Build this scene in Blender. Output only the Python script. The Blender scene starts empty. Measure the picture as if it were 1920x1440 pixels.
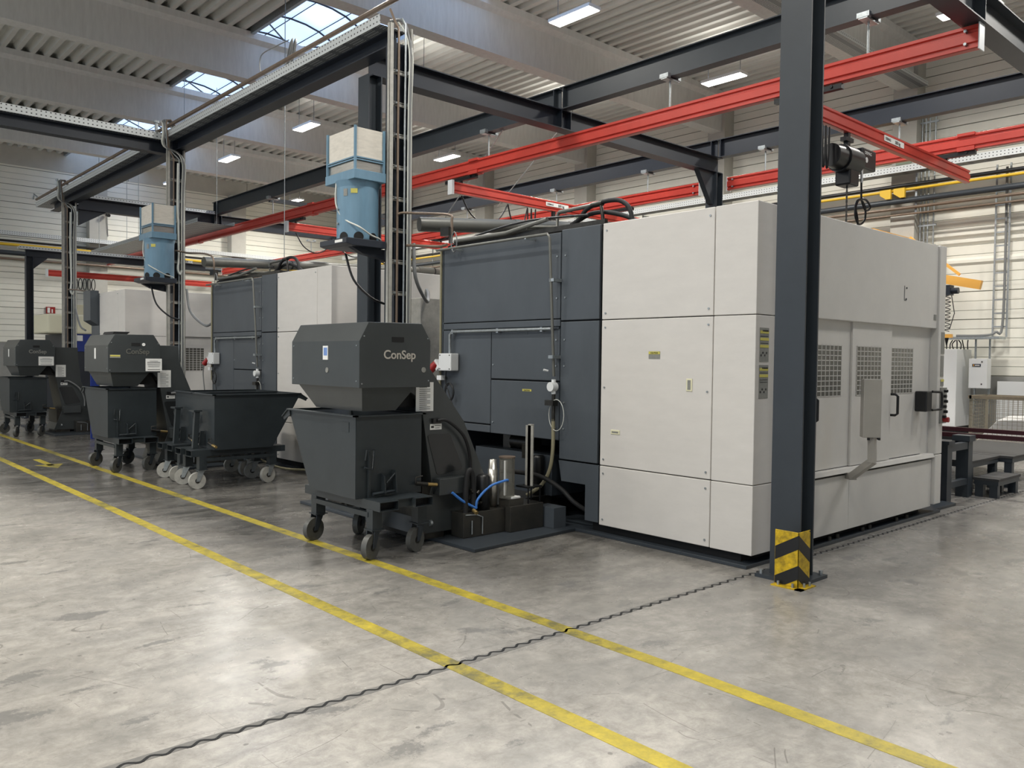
import bpy, bmesh, math, random
from mathutils import Vector, Matrix
random.seed(7)
PI = math.pi
SC = bpy.context.scene
COL = SC.collection

# ------------------------------------------------------------------ camera
yaw, pit, rol = math.radians(47.721), math.radians(1.6656), math.radians(0.6822)
fw = Vector((math.cos(yaw)*math.cos(pit), math.sin(yaw)*math.cos(pit), -math.sin(pit)))
r0 = Vector((math.sin(yaw), -math.cos(yaw), 0)); u0 = r0.cross(fw)
rt = r0*math.cos(rol)+u0*math.sin(rol); up = -r0*math.sin(rol)+u0*math.cos(rol)
cam_d = bpy.data.cameras.new('camera'); cam = bpy.data.objects.new('camera', cam_d); COL.objects.link(cam)
cam_d.sensor_width = 36; cam_d.lens = 1540.77/1920*36; cam_d.clip_end = 200
cam.matrix_world = Matrix(((rt.x, up.x, -fw.x, 0), (rt.y, up.y, -fw.y, 0), (rt.z, up.z, -fw.z, 1.6), (0, 0, 0, 1)))
SC.camera = cam

# ------------------------------------------------------------------ world, exposure
W = bpy.data.worlds.new('world'); SC.world = W; W.use_nodes = True
bg = W.node_tree.nodes['Background']
bg.inputs['Color'].default_value = (0.66, 0.80, 1.0, 1); bg.inputs['Strength'].default_value = 0.75
SC.view_settings.view_transform = 'Standard'; SC.view_settings.look = 'None'
SC.view_settings.gamma = 1; SC.view_settings.use_curve_mapping = False
SC.view_settings.exposure = 0.0
LAMP_W = 142.0
LAMP_COL = (1.0, 0.965, 0.90)

# ------------------------------------------------------------------ materials
def lin(c):
    c = c/255.0
    return c/12.92 if c <= 0.04045 else ((c+0.055)/1.055)**2.4
def rgb(r, g, b): return (lin(r), lin(g), lin(b), 1)
def newmat(name):
    m = bpy.data.materials.new(name); m.use_nodes = True
    return m, m.node_tree, m.node_tree.nodes['Principled BSDF']
def N(nt, typ, **kw):
    n = nt.nodes.new(typ)
    for k, v in kw.items(): setattr(n, k, v)
    return n
def mat(name, col, rough=0.5, metal=0.0, var=0.0, scale=6.0, dirt=None, dirt_amt=0.0, bump=0.0, spec=None, stretch=(1, 1, 1)):
    m, nt, b = newmat(name)
    b.inputs['Roughness'].default_value = rough; b.inputs['Metallic'].default_value = metal
    if spec is not None: b.inputs['Specular IOR Level'].default_value = spec
    c = rgb(*col)
    b.inputs['Base Color'].default_value = c
    if var or dirt:
        tc = N(nt, 'ShaderNodeTexCoord'); mp = N(nt, 'ShaderNodeMapping'); mp.inputs['Scale'].default_value = stretch
        nt.links.new(tc.outputs['Object'], mp.inputs['Vector'])
        no = N(nt, 'ShaderNodeTexNoise'); no.inputs['Scale'].default_value = scale; no.inputs['Detail'].default_value = 8; no.inputs['Roughness'].default_value = 0.65
        nt.links.new(mp.outputs['Vector'], no.inputs['Vector'])
        ra = N(nt, 'ShaderNodeValToRGB')
        ra.color_ramp.elements[0].position = 0.3; ra.color_ramp.elements[1].position = 0.7
        d = rgb(*dirt) if dirt else tuple(x*(1-var) for x in c[:3])+(1,)
        a = dirt_amt if dirt else 1.0
        lo = tuple(c[i]*(1-a)+d[i]*a for i in range(3))+(1,)
        hi = tuple(min(1, x*(1+var*0.5)) for x in c[:3])+(1,)
        ra.color_ramp.elements[0].color = lo; ra.color_ramp.elements[1].color = hi
        nt.links.new(no.outputs['Fac'], ra.inputs['Fac']); nt.links.new(ra.outputs['Color'], b.inputs['Base Color'])
        if bump:
            bp = N(nt, 'ShaderNodeBump'); bp.inputs['Strength'].default_value = bump; bp.inputs['Distance'].default_value = 0.01
            nt.links.new(no.outputs['Fac'], bp.inputs['Height']); nt.links.new(bp.outputs['Normal'], b.inputs['Normal'])
    return m
def emat(name, col, strength):
    m, nt, b = newmat(name)
    b.inputs['Base Color'].default_value = (0.9, 0.9, 0.9, 1)
    b.inputs['Emission Color'].default_value = col; b.inputs['Emission Strength'].default_value = strength
    return m

WHITE = mat('painted_white', (215, 211, 205), 0.42, var=0.05, scale=3, stretch=(1, 1, 3))
WHITE2 = mat('painted_light_grey', (210, 207, 201), 0.42, var=0.05, scale=3)
BOXG = mat('dull_box_grey', (178, 174, 166), 0.4, metal=.2, var=.1, scale=5)
GREY = mat('painted_slate_grey', (76, 82, 88), 0.45, var=0.14, scale=2.2, stretch=(1, 1, .5))
CHAR = mat('painted_charcoal', (46, 52, 55), 0.38, var=0.2, scale=4)
HOODM = mat('painted_graphite', (60, 64, 65), 0.33, var=0.14, scale=3)
STEEL = mat('painted_steel_dark', (52, 58, 64), 0.42, var=0.12, scale=3)
STEELB = mat('painted_steel_blue_black', (34, 40, 50), 0.45, var=0.12, scale=3)
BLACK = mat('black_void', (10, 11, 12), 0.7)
BLKP = mat('black_plastic', (22, 23, 25), 0.38)
RUBBER = mat('rubber', (28, 28, 29), 0.65)
RED = mat('red_enamel', (196, 66, 54), 0.34, var=0.1, scale=4)
BLUE = mat('blue_enamel', (108, 142, 164), 0.4, var=0.12, scale=5, stretch=(3, 3, .6))
DBLUE = mat('deep_blue_paint', (30, 52, 130), 0.4)
YEL = mat('yellow_paint', (225, 185, 50), 0.45)
ORANGE = mat('orange_yellow_paint', (236, 176, 80), 0.45)
GALV = mat('galvanised_steel', (176, 182, 184), 0.42, metal=0.75, var=0.25, scale=25)
INOX = mat('brushed_steel', (190, 188, 182), 0.28, metal=0.9, var=0.2, scale=6, stretch=(1, 1, 12))
DUCT = mat('dull_grey_duct', (112, 112, 106), 0.38, metal=0.25, var=0.12, scale=5)
COPPER = mat('brown_copper_pipe', (124, 108, 94), 0.4, metal=0.35, var=0.15, scale=12)
IRON = mat('oily_iron', (64, 62, 58), 0.35, metal=0.6, var=0.4, scale=14)
TANKM = mat('oily_tank_steel', (48, 49, 48), 0.3, metal=0.3, dirt=(92, 86, 76), dirt_amt=.45, scale=5, var=.2)
CONC = mat('beam_concrete', (210, 210, 207), 0.85, var=0.1, scale=2.0, stretch=(6, 6, 1), bump=.1)
COLC = mat('column_concrete', (186, 184, 176), 0.85, var=0.08, scale=3, bump=.1)
DECK = mat('deck_sheet', (208, 208, 202), 0.5, var=0.05, scale=3)
CLAD = mat('wall_cladding', (238, 236, 224), 0.5, var=0.05, scale=1.5)
GROOVE = mat('wall_groove', (128, 128, 118), 0.7)
PLINTH = mat('plinth_concrete', (150, 150, 146), 0.8, var=0.1, scale=3)
CREAM = mat('cream_wood_panel', (214, 208, 196), 0.6, var=0.14, scale=9, stretch=(1, 1, 4))
PAPER = mat('paper', (232, 232, 228), 0.6)
INK = mat('ink', (48, 48, 50), 0.6)
LETTER = mat('bare_letter_metal', (186, 180, 170), 0.5, var=0.15, scale=20)
STICK = mat('grey_sticker', (138, 138, 132), 0.5, var=0.15, scale=40)
STICKY = mat('yellow_sticker', (205, 196, 95), 0.5)
BRASS = mat('brass', (176, 150, 96), 0.3, metal=0.8)
WHEELD = mat('worn_grey_wheel', (92, 92, 88), 0.4, var=0.35, scale=14)
WHEELM = mat('cast_wheel', (172, 170, 162), 0.45, var=0.25, scale=14)
OLIVE = mat('yellowed_hose', (142, 136, 110), 0.5)
HOSEB = mat('blue_hose', (60, 120, 200), 0.4)
CABLEW = mat('pale_cable', (206, 208, 200), 0.5)
CABLEG = mat('grey_cable', (120, 122, 122), 0.5)
MAROON = mat('maroon_steel', (56, 20, 27), 0.45)
CAGEM = mat('cage_wire_steel', (150, 144, 128), 0.5, metal=.3)
ZINC = mat('matte_zinc', (176, 174, 166), 0.4, metal=.15, var=.2, scale=14)
REDPLUG = mat('red_plug', (150, 34, 32), 0.35)
OLIVEGLASS = mat('green_grey_plate', (120, 132, 108), 0.3)
PALLET = mat('pallet_wood', (128, 118, 100), 0.8, var=.2, scale=9)
TREAD = mat('ribbed_tread', (58, 58, 58), 0.6, var=0.3, scale=60)
WHITEP = mat('white_enamel', (226, 228, 228), 0.35)
SACK = mat('white_film', (236, 236, 234), 0.5)
BUMPY = mat('hazard_yellow', (228, 190, 30), 0.42, dirt=(70, 58, 20), dirt_amt=.75, scale=22, var=.05)
BUMPK = mat('hazard_black', (22, 22, 23), 0.42)
LAMPE = emat('lamp_diffuser', (1, 0.98, 0.92, 1), 9.0)
# reflective steel / glass
GLASSD, nt, b = newmat('dim_window_pane'); b.inputs['Base Color'].default_value = rgb(88, 86, 79); b.inputs['Roughness'].default_value = 0.12; b.inputs['Specular IOR Level'].default_value = .8
GLASSC, nt, b = newmat('clear_cylinder_glass'); b.inputs['Base Color'].default_value = rgb(180, 178, 168); b.inputs['Roughness'].default_value = 0.15; b.inputs['Transmission Weight'].default_value = 0.75; b.inputs['IOR'].default_value = 1.2
PORT, nt, b = newmat('dark_port_pane'); b.inputs['Base Color'].default_value = rgb(40, 42, 43); b.inputs['Roughness'].default_value = 0.2

def perforated(name, sx, sy, hole, col=(182, 188, 190)):
    """galvanised sheet with rows of punched slots (dark dots by object coordinates)"""
    m, nt, b = newmat(name)
    b.inputs['Metallic'].default_value = 0.1; b.inputs['Roughness'].default_value = 0.4
    tc = N(nt, 'ShaderNodeTexCoord'); se = N(nt, 'ShaderNodeSeparateXYZ'); nt.links.new(tc.outputs['Object'], se.inputs[0])
    def pat(sock, period, frac):
        a = N(nt, 'ShaderNodeMath', operation='DIVIDE'); nt.links.new(sock, a.inputs[0]); a.inputs[1].default_value = period
        f = N(nt, 'ShaderNodeMath', operation='FRACT'); nt.links.new(a.outputs[0], f.inputs[0])
        l = N(nt, 'ShaderNodeMath', operation='LESS_THAN'); nt.links.new(f.outputs[0], l.inputs[0]); l.inputs[1].default_value = frac
        return l.outputs[0]
    ad = N(nt, 'ShaderNodeMath', operation='ADD'); nt.links.new(se.outputs['X'], ad.inputs[0]); nt.links.new(se.outputs['Y'], ad.inputs[1])
    p1 = pat(ad.outputs[0], sx, hole)
    ad2 = N(nt, 'ShaderNodeMath', operation='ADD'); nt.links.new(se.outputs['Z'], ad2.inputs[0]); ad2.inputs[1].default_value = 50.0
    p2 = pat(ad2.outputs[0], sy, 0.28)
    mu = N(nt, 'ShaderNodeMath', operation='MULTIPLY'); nt.links.new(p1, mu.inputs[0]); nt.links.new(p2, mu.inputs[1])
    mx = N(nt, 'ShaderNodeMix', data_type='RGBA'); mx.inputs[6].default_value = rgb(*col); mx.inputs[7].default_value = rgb(45, 48, 52)
    nt.links.new(mu.outputs[0], mx.inputs[0]); nt.links.new(mx.outputs[2], b.inputs['Base Color'])
    return m
TRAYM = perforated('punched_tray_sheet', 0.07, 0.062, 0.32, (206, 210, 210))
def perforated_floor(name):
    m, nt, b = newmat(name)
    b.inputs['Metallic'].default_value = 0.1; b.inputs['Roughness'].default_value = 0.4
    tc = N(nt, 'ShaderNodeTexCoord'); se = N(nt, 'ShaderNodeSeparateXYZ'); nt.links.new(tc.outputs['Object'], se.inputs[0])
    outs = []
    for s, p, fr in (('X', 0.045, .45), ('Y', 0.03, .5), ('Y', 0.33, .72)):
        a = N(nt, 'ShaderNodeMath', operation='DIVIDE'); nt.links.new(se.outputs[s], a.inputs[0]); a.inputs[1].default_value = p
        f = N(nt, 'ShaderNodeMath', operation='FRACT'); nt.links.new(a.outputs[0], f.inputs[0])
        l = N(nt, 'ShaderNodeMath', operation='LESS_THAN'); nt.links.new(f.outputs[0], l.inputs[0]); l.inputs[1].default_value = fr
        outs.append(l.outputs[0])
    m1 = N(nt, 'ShaderNodeMath', operation='MULTIPLY'); nt.links.new(outs[0], m1.inputs[0]); nt.links.new(outs[1], m1.inputs[1])
    m2 = N(nt, 'ShaderNodeMath', operation='MULTIPLY'); nt.links.new(m1.outputs[0], m2.inputs[0]); nt.links.new(outs[2], m2.inputs[1])
    mx = N(nt, 'ShaderNodeMix', data_type='RGBA'); mx.inputs[6].default_value = rgb(96, 100, 104); mx.inputs[7].default_value = rgb(200, 204, 205)
    nt.links.new(m2.outputs[0], mx.inputs[0]); nt.links.new(mx.outputs[2], b.inputs['Base Color'])
    return m
TRAYF = perforated_floor('punched_tray_bottom')

# floor: worn concrete
def floor_material():
    m, nt, b = newmat('worn_concrete_floor'); L = nt.links.new
    tc = N(nt, 'ShaderNodeNewGeometry'); P = tc.outputs['Position']
    def noise(sc, det=8, rough=.6, dist=0, vec=P):
        n = N(nt, 'ShaderNodeTexNoise'); n.inputs['Scale'].default_value = sc; n.inputs['Detail'].default_value = det
        n.inputs['Roughness'].default_value = rough; n.inputs['Distortion'].default_value = dist; L(vec, n.inputs['Vector']); return n.outputs['Fac']
    def ramp(f, stops):
        r = N(nt, 'ShaderNodeValToRGB'); el = r.color_ramp.elements
        while len(el) < len(stops): el.new(0.5)
        for e, (p, c) in zip(el, stops): e.position = p; e.color = c if len(c) == 4 else (c[0], c[0], c[0], 1)
        L(f, r.inputs['Fac']); return r.outputs['Color']
    def mix(f, a, bb, bt='MIX'):
        x = N(nt, 'ShaderNodeMix', data_type='RGBA', blend_type=bt)
        if isinstance(f, float): x.inputs[0].default_value = f
        else: L(f, x.inputs[0])
        for i, v in ((6, a), (7, bb)):
            if isinstance(v, tuple): x.inputs[i].default_value = v
            else: L(v, x.inputs[i])
        return x.outputs[2]
    def M(op, a, bb=None, cc=None):
        n = N(nt, 'ShaderNodeMath', operation=op)
        for k, v in enumerate((a, bb, cc)):
            if v is None: continue
            if isinstance(v, (int, float)): n.inputs[k].default_value = v
            else: L(v, n.inputs[k])
        return n.outputs[0]
    se = N(nt, 'ShaderNodeSeparateXYZ'); L(P, se.inputs[0]); SX, SY = se.outputs['X'], se.outputs['Y']
    def mapped(sx, sy, rot):
        mp = N(nt, 'ShaderNodeMapping'); mp.inputs['Scale'].default_value = (sx, sy, 1); mp.inputs['Rotation'].default_value = (0, 0, rot); L(P, mp.inputs['Vector']); return mp.outputs['Vector']
    base = ramp(noise(0.8, 10, .6), [(0.30, rgb(158, 154, 147)), (0.5, rgb(183, 178, 170)), (0.70, rgb(200, 195, 187))])
    fine = ramp(noise(9, 12, .78, .3), [(0.36, (0.66,)), (0.60, (1.0,))])
    c = mix(1.0, base, fine, 'MULTIPLY')
    grime = ramp(noise(1.0, 12, .75, .5, mapped(1.4, 3.2, .6)), [(0.44, (0.0,)), (0.70, (0.7,))])
    c = mix(grime, c, rgb(136, 134, 130))
    # rubbed, oily zone along the machines
    w = M('ADD', M('MULTIPLY_ADD', SY, .22, -1.9), SX)
    w = M('ADD', w, M('MULTIPLY', noise(.8, 8, .62, .4), 1.9))
    mr = N(nt, 'ShaderNodeMapRange'); mr.interpolation_type = 'SMOOTHSTEP'; L(w, mr.inputs['Value'])
    mr.inputs['From Min'].default_value = 2.75; mr.inputs['From Max'].default_value = 4.2
    my = N(nt, 'ShaderNodeMapRange'); my.interpolation_type = 'SMOOTHSTEP'; L(SY, my.inputs['Value'])
    my.inputs['From Min'].default_value = 2.6; my.inputs['From Max'].default_value = 5.6; my.inputs['To Min'].default_value = 0.32
    streak = ramp(noise(1.5, 12, .74, .7, mapped(1.1, 2.6, .5)), [(0.33, (1.0,)), (0.66, (0.55,))])
    wear = M('MULTIPLY', M('MULTIPLY', mr.outputs[0], my.outputs[0]), streak)
    c = mix(wear, c, rgb(58, 57, 55))
    # speckled grey blotches
    bl = M('ADD', noise(1.7, 4, .5, .3, mapped(1.0, 2.0, .5)), M('MULTIPLY', noise(34, 6, .8), .26))
    c = mix(ramp(bl, [(0.765, (0.0,)), (0.80, (0.62,))]), c, rgb(112, 111, 109))
    # droplets
    vo = N(nt, 'ShaderNodeTexVoronoi'); vo.inputs['Scale'].default_value = 5.5; L(P, vo.inputs['Vector'])
    dv = M('MULTIPLY_ADD', noise(30, 4), 0.10, vo.outputs['Distance'])
    vcs = N(nt, 'ShaderNodeSeparateColor'); L(vo.outputs['Color'], vcs.inputs[0])
    c = mix(M('MULTIPLY', ramp(dv, [(0.10, (0.65,)), (0.125, (0.0,))]), M('GREATER_THAN', vcs.outputs[0], .35)), c, rgb(104, 100, 96))
    vo2 = N(nt, 'ShaderNodeTexVoronoi'); vo2.inputs['Scale'].default_value = 2.3; L(P, vo2.inputs['Vector'])
    dv2 = M('MULTIPLY_ADD', noise(18, 5, .7), 0.14, vo2.outputs['Distance'])
    vc2 = N(nt, 'ShaderNodeSeparateColor'); L(vo2.outputs['Color'], vc2.inputs[0])
    c = mix(M('MULTIPLY', ramp(dv2, [(0.115, (0.6,)), (0.15, (0.0,))]), M('GREATER_THAN', vc2.outputs[1], .4)), c, rgb(108, 105, 101))
    c = mix(ramp(noise(75, 4, .7), [(0.64, (0.0,)), (0.70, (0.45,))]), c, rgb(120, 117, 112))
    # fine scratches: nearly straight thin lines, kept only in patches
    for k, (sx, sy, rot, th) in enumerate(((.5, 1.6, .3, .0014), (1.5, .4, 1.2, .0014), (.7, 2.2, -.5, .0012), (2.0, .6, 2.2, .0016), (.4, 2.6, .9, .0016))):
        d = M('ABSOLUTE', M('SUBTRACT', noise(.9, 0.0, .4, 0, mapped(sx, sy, rot)), .5+.03*(k-2)))
        keep = M('GREATER_THAN', noise(1.6+.3*k, 4, .7, 0, mapped(1, 1, k)), .54)
        c = mix(M('MULTIPLY', M('MULTIPLY', M('LESS_THAN', d, th), keep), .6), c, rgb(118, 114, 109))
    L(c, b.inputs['Base Color'])
    rr = ramp(noise(1.8, 8, .6), [(0.3, (0.16,)), (0.7, (0.34,))]); L(rr, b.inputs['Roughness'])
    b.inputs['Specular IOR Level'].default_value = 0.55
    return m
FLOOR = floor_material()
def line_material():
    m, nt, b = newmat('worn_yellow_line'); L = nt.links.new
    tc = N(nt, 'ShaderNodeTexCoord')
    n = N(nt, 'ShaderNodeTexNoise'); n.inputs['Scale'].default_value = 7; n.inputs['Detail'].default_value = 10; n.inputs['Roughness'].default_value = .75; L(tc.outputs['Object'], n.inputs['Vector'])
    n2 = N(nt, 'ShaderNodeTexNoise'); n2.inputs['Scale'].default_value = .55; n2.inputs['Detail'].default_value = 3; L(tc.outputs['Object'], n2.inputs['Vector'])
    a = N(nt, 'ShaderNodeMath', operation='MULTIPLY_ADD'); L(n2.outputs['Fac'], a.inputs[0]); a.inputs[1].default_value = .7; L(n.outputs['Fac'], a.inputs[2])
    r = N(nt, 'ShaderNodeValToRGB'); el = r.color_ramp.elements; el[0].position = .62; el[1].position = 1.0
    el[0].color = rgb(206, 184, 58); el[1].color = rgb(112, 106, 66); e = el.new(.84); e.color = rgb(168, 152, 56)
    L(a.outputs[0], r.inputs['Fac']); L(r.outputs['Color'], b.inputs['Base Color']); b.inputs['Roughness'].default_value = .45
    return m
LINE = line_material()

# ------------------------------------------------------------------ mesh helpers
def root_of(o):
    while o.parent: o = o.parent
    return o
class MB:
    def __init__(s): s.v = []; s.f = []; s.m = []; s.mi = 0; s.sm = []
    def _add(s, vs, fs, smooth=False):
        b = len(s.v); s.v += [tuple(v) for v in vs]
        for f in fs: s.f.append([b+i for i in f]); s.m.append(s.mi); s.sm.append(smooth)
        return s
    def box(s, x0, x1, y0, y1, z0, z1):
        vs = [(x, y, z) for z in (z0, z1) for y in (y0, y1) for x in (x0, x1)]
        return s._add(vs, [(0, 2, 3, 1), (4, 5, 7, 6), (0, 1, 5, 4), (2, 6, 7, 3), (0, 4, 6, 2), (1, 3, 7, 5)])
    def prism(s, poly, ax, a, b):
        def P(u, w, t): return (t, u, w) if ax == 'x' else (u, t, w) if ax == 'y' else (u, w, t)
        n = len(poly); vs = [P(u, w, a) for u, w in poly]+[P(u, w, b) for u, w in poly]
        return s._add(vs, [tuple(range(n))[::-1], tuple(range(n, 2*n))]+[(i, (i+1) % n, n+(i+1) % n, n+i) for i in range(n)])
    def hex(s, bot, top):  # frustum-like solid from 2 quads (each 4 points)
        return s._add(list(bot)+list(top), [(3, 2, 1, 0), (4, 5, 6, 7)]+[(i, (i+1) % 4, 4+(i+1) % 4, 4+i) for i in range(4)])
    def tube(s, pts, r, n=8, closed=False):
        pts = [Vector(p) for p in pts]; m = len(pts)
        rs = r if isinstance(r, (list, tuple)) else [r]*m
        T = []
        for i in range(m):
            a = pts[i-1] if (i > 0 or closed) else pts[i]; c = pts[(i+1) % m] if (i < m-1 or closed) else pts[i]
            t = (c-a); T.append(t.normalized() if t.length > 1e-9 else Vector((0, 0, 1)))
        ref = Vector((0, 0, 1)) if abs(T[0].z) < .9 else Vector((1, 0, 0))
        nx = T[0].cross(ref).normalized(); vs = []
        for i in range(m):
            nx = (nx-T[i]*nx.dot(T[i])).normalized(); ny = T[i].cross(nx)
            for k in range(n):
                a = 2*PI*k/n; vs.append(pts[i]+(nx*math.cos(a)+ny*math.sin(a))*rs[i])
        fs = []
        for i in range(m if closed else m-1):
            for k in range(n):
                j = (i+1) % m
                fs.append((i*n+k, i*n+(k+1) % n, j*n+(k+1) % n, j*n+k))
        s._add(vs, fs, True)
        if not closed: s._add(vs[:n], [tuple(range(n))]); s._add(vs[-n:], [tuple(range(n))])
        return s
    def cyl(s, p0, p1, r, n=16, r2=None): return s.tube([p0, p1], [r, r if r2 is None else r2], n)
    def lathe(s, prof, c, n=24):
        vs = []; m = len(prof)
        for (r, z) in prof:
            for k in range(n): a = 2*PI*k/n; vs.append((c[0]+r*math.cos(a), c[1]+r*math.sin(a), c[2]+z))
        fs = [(i*n+k, i*n+(k+1) % n, (i+1)*n+(k+1) % n, (i+1)*n+k) for i in range(m-1) for k in range(n)]
        return s._add(vs, fs, True)
    def bar(s, p0, p1, w, h, upv=(0, 0, 1)):
        p0, p1 = Vector(p0), Vector(p1); t = (p1-p0).normalized(); u = Vector(upv)
        if abs(t.dot(u)) > .98: u = Vector((1, 0, 0))
        a = t.cross(u).normalized(); b = a.cross(t)
        q = [a*(-w/2)-b*(h/2), a*(w/2)-b*(h/2), a*(w/2)+b*(h/2), a*(-w/2)+b*(h/2)]
        return s.hex([p0+x for x in q], [p1+x for x in q])
    def mat(s, i): s.mi = i; return s
    def build(s, name, mats, parent=None, bevel=0.0, label=None):
        me = bpy.data.meshes.new(name)
        if not isinstance(mats, (list, tuple)): mats = [mats]
        if parent is not None: off = root_of(parent).location.copy()
        else:
            xs = [v[0] for v in s.v]; ys = [v[1] for v in s.v]; zs = [v[2] for v in s.v]
            off = Vector(((min(xs)+max(xs))/2, (min(ys)+max(ys))/2, min(zs)))
        me.from_pydata([(v[0]-off.x, v[1]-off.y, v[2]-off.z) for v in s.v], [], s.f)
        for p, i, sm in zip(me.polygons, s.m, s.sm): p.material_index = i; p.use_smooth = sm
        for m in mats: me.materials.append(m)
        bm = bmesh.new(); bm.from_mesh(me); bmesh.ops.recalc_face_normals(bm, faces=bm.faces)
        bm.to_mesh(me); bm.free()
        o = bpy.data.objects.new(name, me); COL.objects.link(o)
        if parent is not None: o.parent = parent
        else: o.location = off
        if bevel:
            bv = o.modifiers.new('bevel', 'BEVEL'); bv.width = bevel; bv.segments = 2; bv.limit_method = 'ANGLE'
        if label: o['label'] = label
        return o
def thing(name, label, cat, loc, group=None):
    o = bpy.data.objects.new(name, None); COL.objects.link(o); o.location = loc; o.empty_display_size = .1
    o['label'] = label; o['category'] = cat
    if group: o['group'] = group
    return o
def tag(o, label, cat, group=None):
    o['label'] = label; o['category'] = cat
    if group: o['group'] = group
    return o
def struct(o): o['kind'] = 'structure'; return o
def copy_tree(o, parent=None):
    c = o.copy(); COL.objects.link(c)
    if parent is not None: c.parent = parent
    for ch in list(o.children): copy_tree(ch, c)
    return c
def arc(c, r, a0, a1, n, ax='y'):
    out = []
    for i in range(n+1):
        a = a0+(a1-a0)*i/n; u, w = r*math.cos(a), r*math.sin(a)
        out.append((c[0]+u, c[1], c[2]+w) if ax == 'y' else (c[0], c[1]+u, c[2]+w) if ax == 'x' else (c[0]+u, c[1]+w, c[2]))
    return out
def smooth_path(pts, k=6):
    P = [Vector(p) for p in pts]; out = []
    for i in range(len(P)-1):
        p0 = P[max(i-1, 0)]; p1 = P[i]; p2 = P[i+1]; p3 = P[min(i+2, len(P)-1)]
        for j in range(k):
            t = j/k
            out.append(.5*((2*p1)+(p2-p0)*t+(2*p0-5*p1+4*p2-p3)*t*t+(3*p1-p0-3*p2+p3)*t**3))
    out.append(P[-1]); return out
def text(name, s, size, org, xd, yd, m, parent, bold=0.0, depth=0.002, align='LEFT'):
    cu = bpy.data.curves.new(name, 'FONT'); cu.body = s; cu.size = size; cu.extrude = depth/2; cu.offset = bold; cu.align_x = align
    tmp = bpy.data.objects.new(name, cu); COL.objects.link(tmp)
    bpy.context.view_layer.update()
    me = bpy.data.meshes.new_from_object(tmp.evaluated_get(bpy.context.evaluated_depsgraph_get()))
    bpy.data.objects.remove(tmp)
    xd, yd = Vector(xd).normalized(), Vector(yd).normalized(); zd = xd.cross(yd)
    off = root_of(parent).location if parent is not None else Vector((0, 0, 0))
    M = Matrix(((xd.x, yd.x, zd.x, org[0]-off.x), (xd.y, yd.y, zd.y, org[1]-off.y), (xd.z, yd.z, zd.z, org[2]-off.z), (0, 0, 0, 1)))
    me.transform(M); me.materials.clear(); me.materials.append(m)
    o = bpy.data.objects.new(name, me); COL.objects.link(o)
    if parent is not None: o.parent = parent
    return o
def ibeam(mb, ax, a, b, c, z0, z1, w, tf=.014, tw=.010):
    """horizontal I-beam along ax from a to b, centred on c across, between z0 and z1"""
    def B(lo, hi, zl, zh):
        if ax == 'y': mb.box(lo, hi, a, b, zl, zh)
        else: mb.box(a, b, lo, hi, zl, zh)
    B(c-w/2, c+w/2, z0, z0+tf); B(c-w/2, c+w/2, z1-tf, z1); B(c-tw/2, c+tw/2, z0+tf, z1-tf)

# ------------------------------------------------------------------ hall shell
X1, Y1, ZR = 19.2, 32.5, 8.70
XL, YL = -13.0, -12.0
struct(MB().box(XL, X1+.3, YL, Y1+.3, -.25, 0).build('floor', FLOOR))
def cladding(name, ax, pos, a, b, z0, z1, sgn):
    prof = []; z = z0; pitch = .2; k = 0
    while z < z1-.01:
        g = .010 if k % 3 else .020; d = .008 if k % 3 else .016
        prof += [(0, z), (d, z+.002), (d, z+g), (0, z+g+.002)]; z += pitch; k += 1
    prof.append((0, z1))
    mb = MB(); n = len(prof); vs = []
    for t in (a, b):
        for d, z in prof:
            vs.append((pos+sgn*d, t, z) if ax == 'x' else (t, pos+sgn*d, z))
    for i in range(n-1):
        mb.mi = 1 if i % 4 == 1 else 0
        mb._add([vs[i], vs[i+1], vs[n+i+1], vs[n+i]], [(0, 1, 2, 3)])
    # body behind
    mb.mi = 0
    if ax == 'x': mb.box(pos+.03, pos+.2, a, b, z0, z1)
    else: mb.box(a, b, pos+.03, pos+.2, z0, z1)
    return struct(mb.build(name, [CLAD, GROOVE]))
cladding('wall_right', 'x', X1, YL, Y1, 1.38, ZR+.1, 1)
cladding('wall_back', 'y', Y1, XL, X1, 2.0, ZR-.62, 1)
mb = MB(); x = XL
while x < X1: mb.box(x, min(x+4.6, X1), Y1-.02, Y1+.2, ZR-.62, ZR+.1); x += 4.62
struct(mb.build('trim_1', COLC))
mb = MB(); mb.box(X1-.02, X1+.2, YL, Y1, 0, 1.38); struct(mb.build('baseboard_right', PLINTH))
mb = MB(); mb.box(XL, X1, Y1-.02, Y1+.2, 0, 2.0); struct(mb.build('baseboard_back', PLINTH))
struct(MB().box(XL, X1, YL-.2, YL, 0, ZR+.1).build('wall_front', CLAD))  # unseen wall behind the viewer, added to shut out world light
# raised bands shaped to stand in for light reflections on the near cladding
mb = MB()
for zc in (3.84, 4.28, 4.44):
    mb.prism([(X1+.005, zc-.09), (X1-.05, zc-.03), (X1-.05, zc+.03), (X1+.005, zc+.09)], 'y', YL, 7.4)
struct(mb.build('reflection_bands', CLAD))
BEAMS = [-6.9, -2.0, 2.9, 7.8, 12.7, 17.6, 22.45, 27.35]
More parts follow.
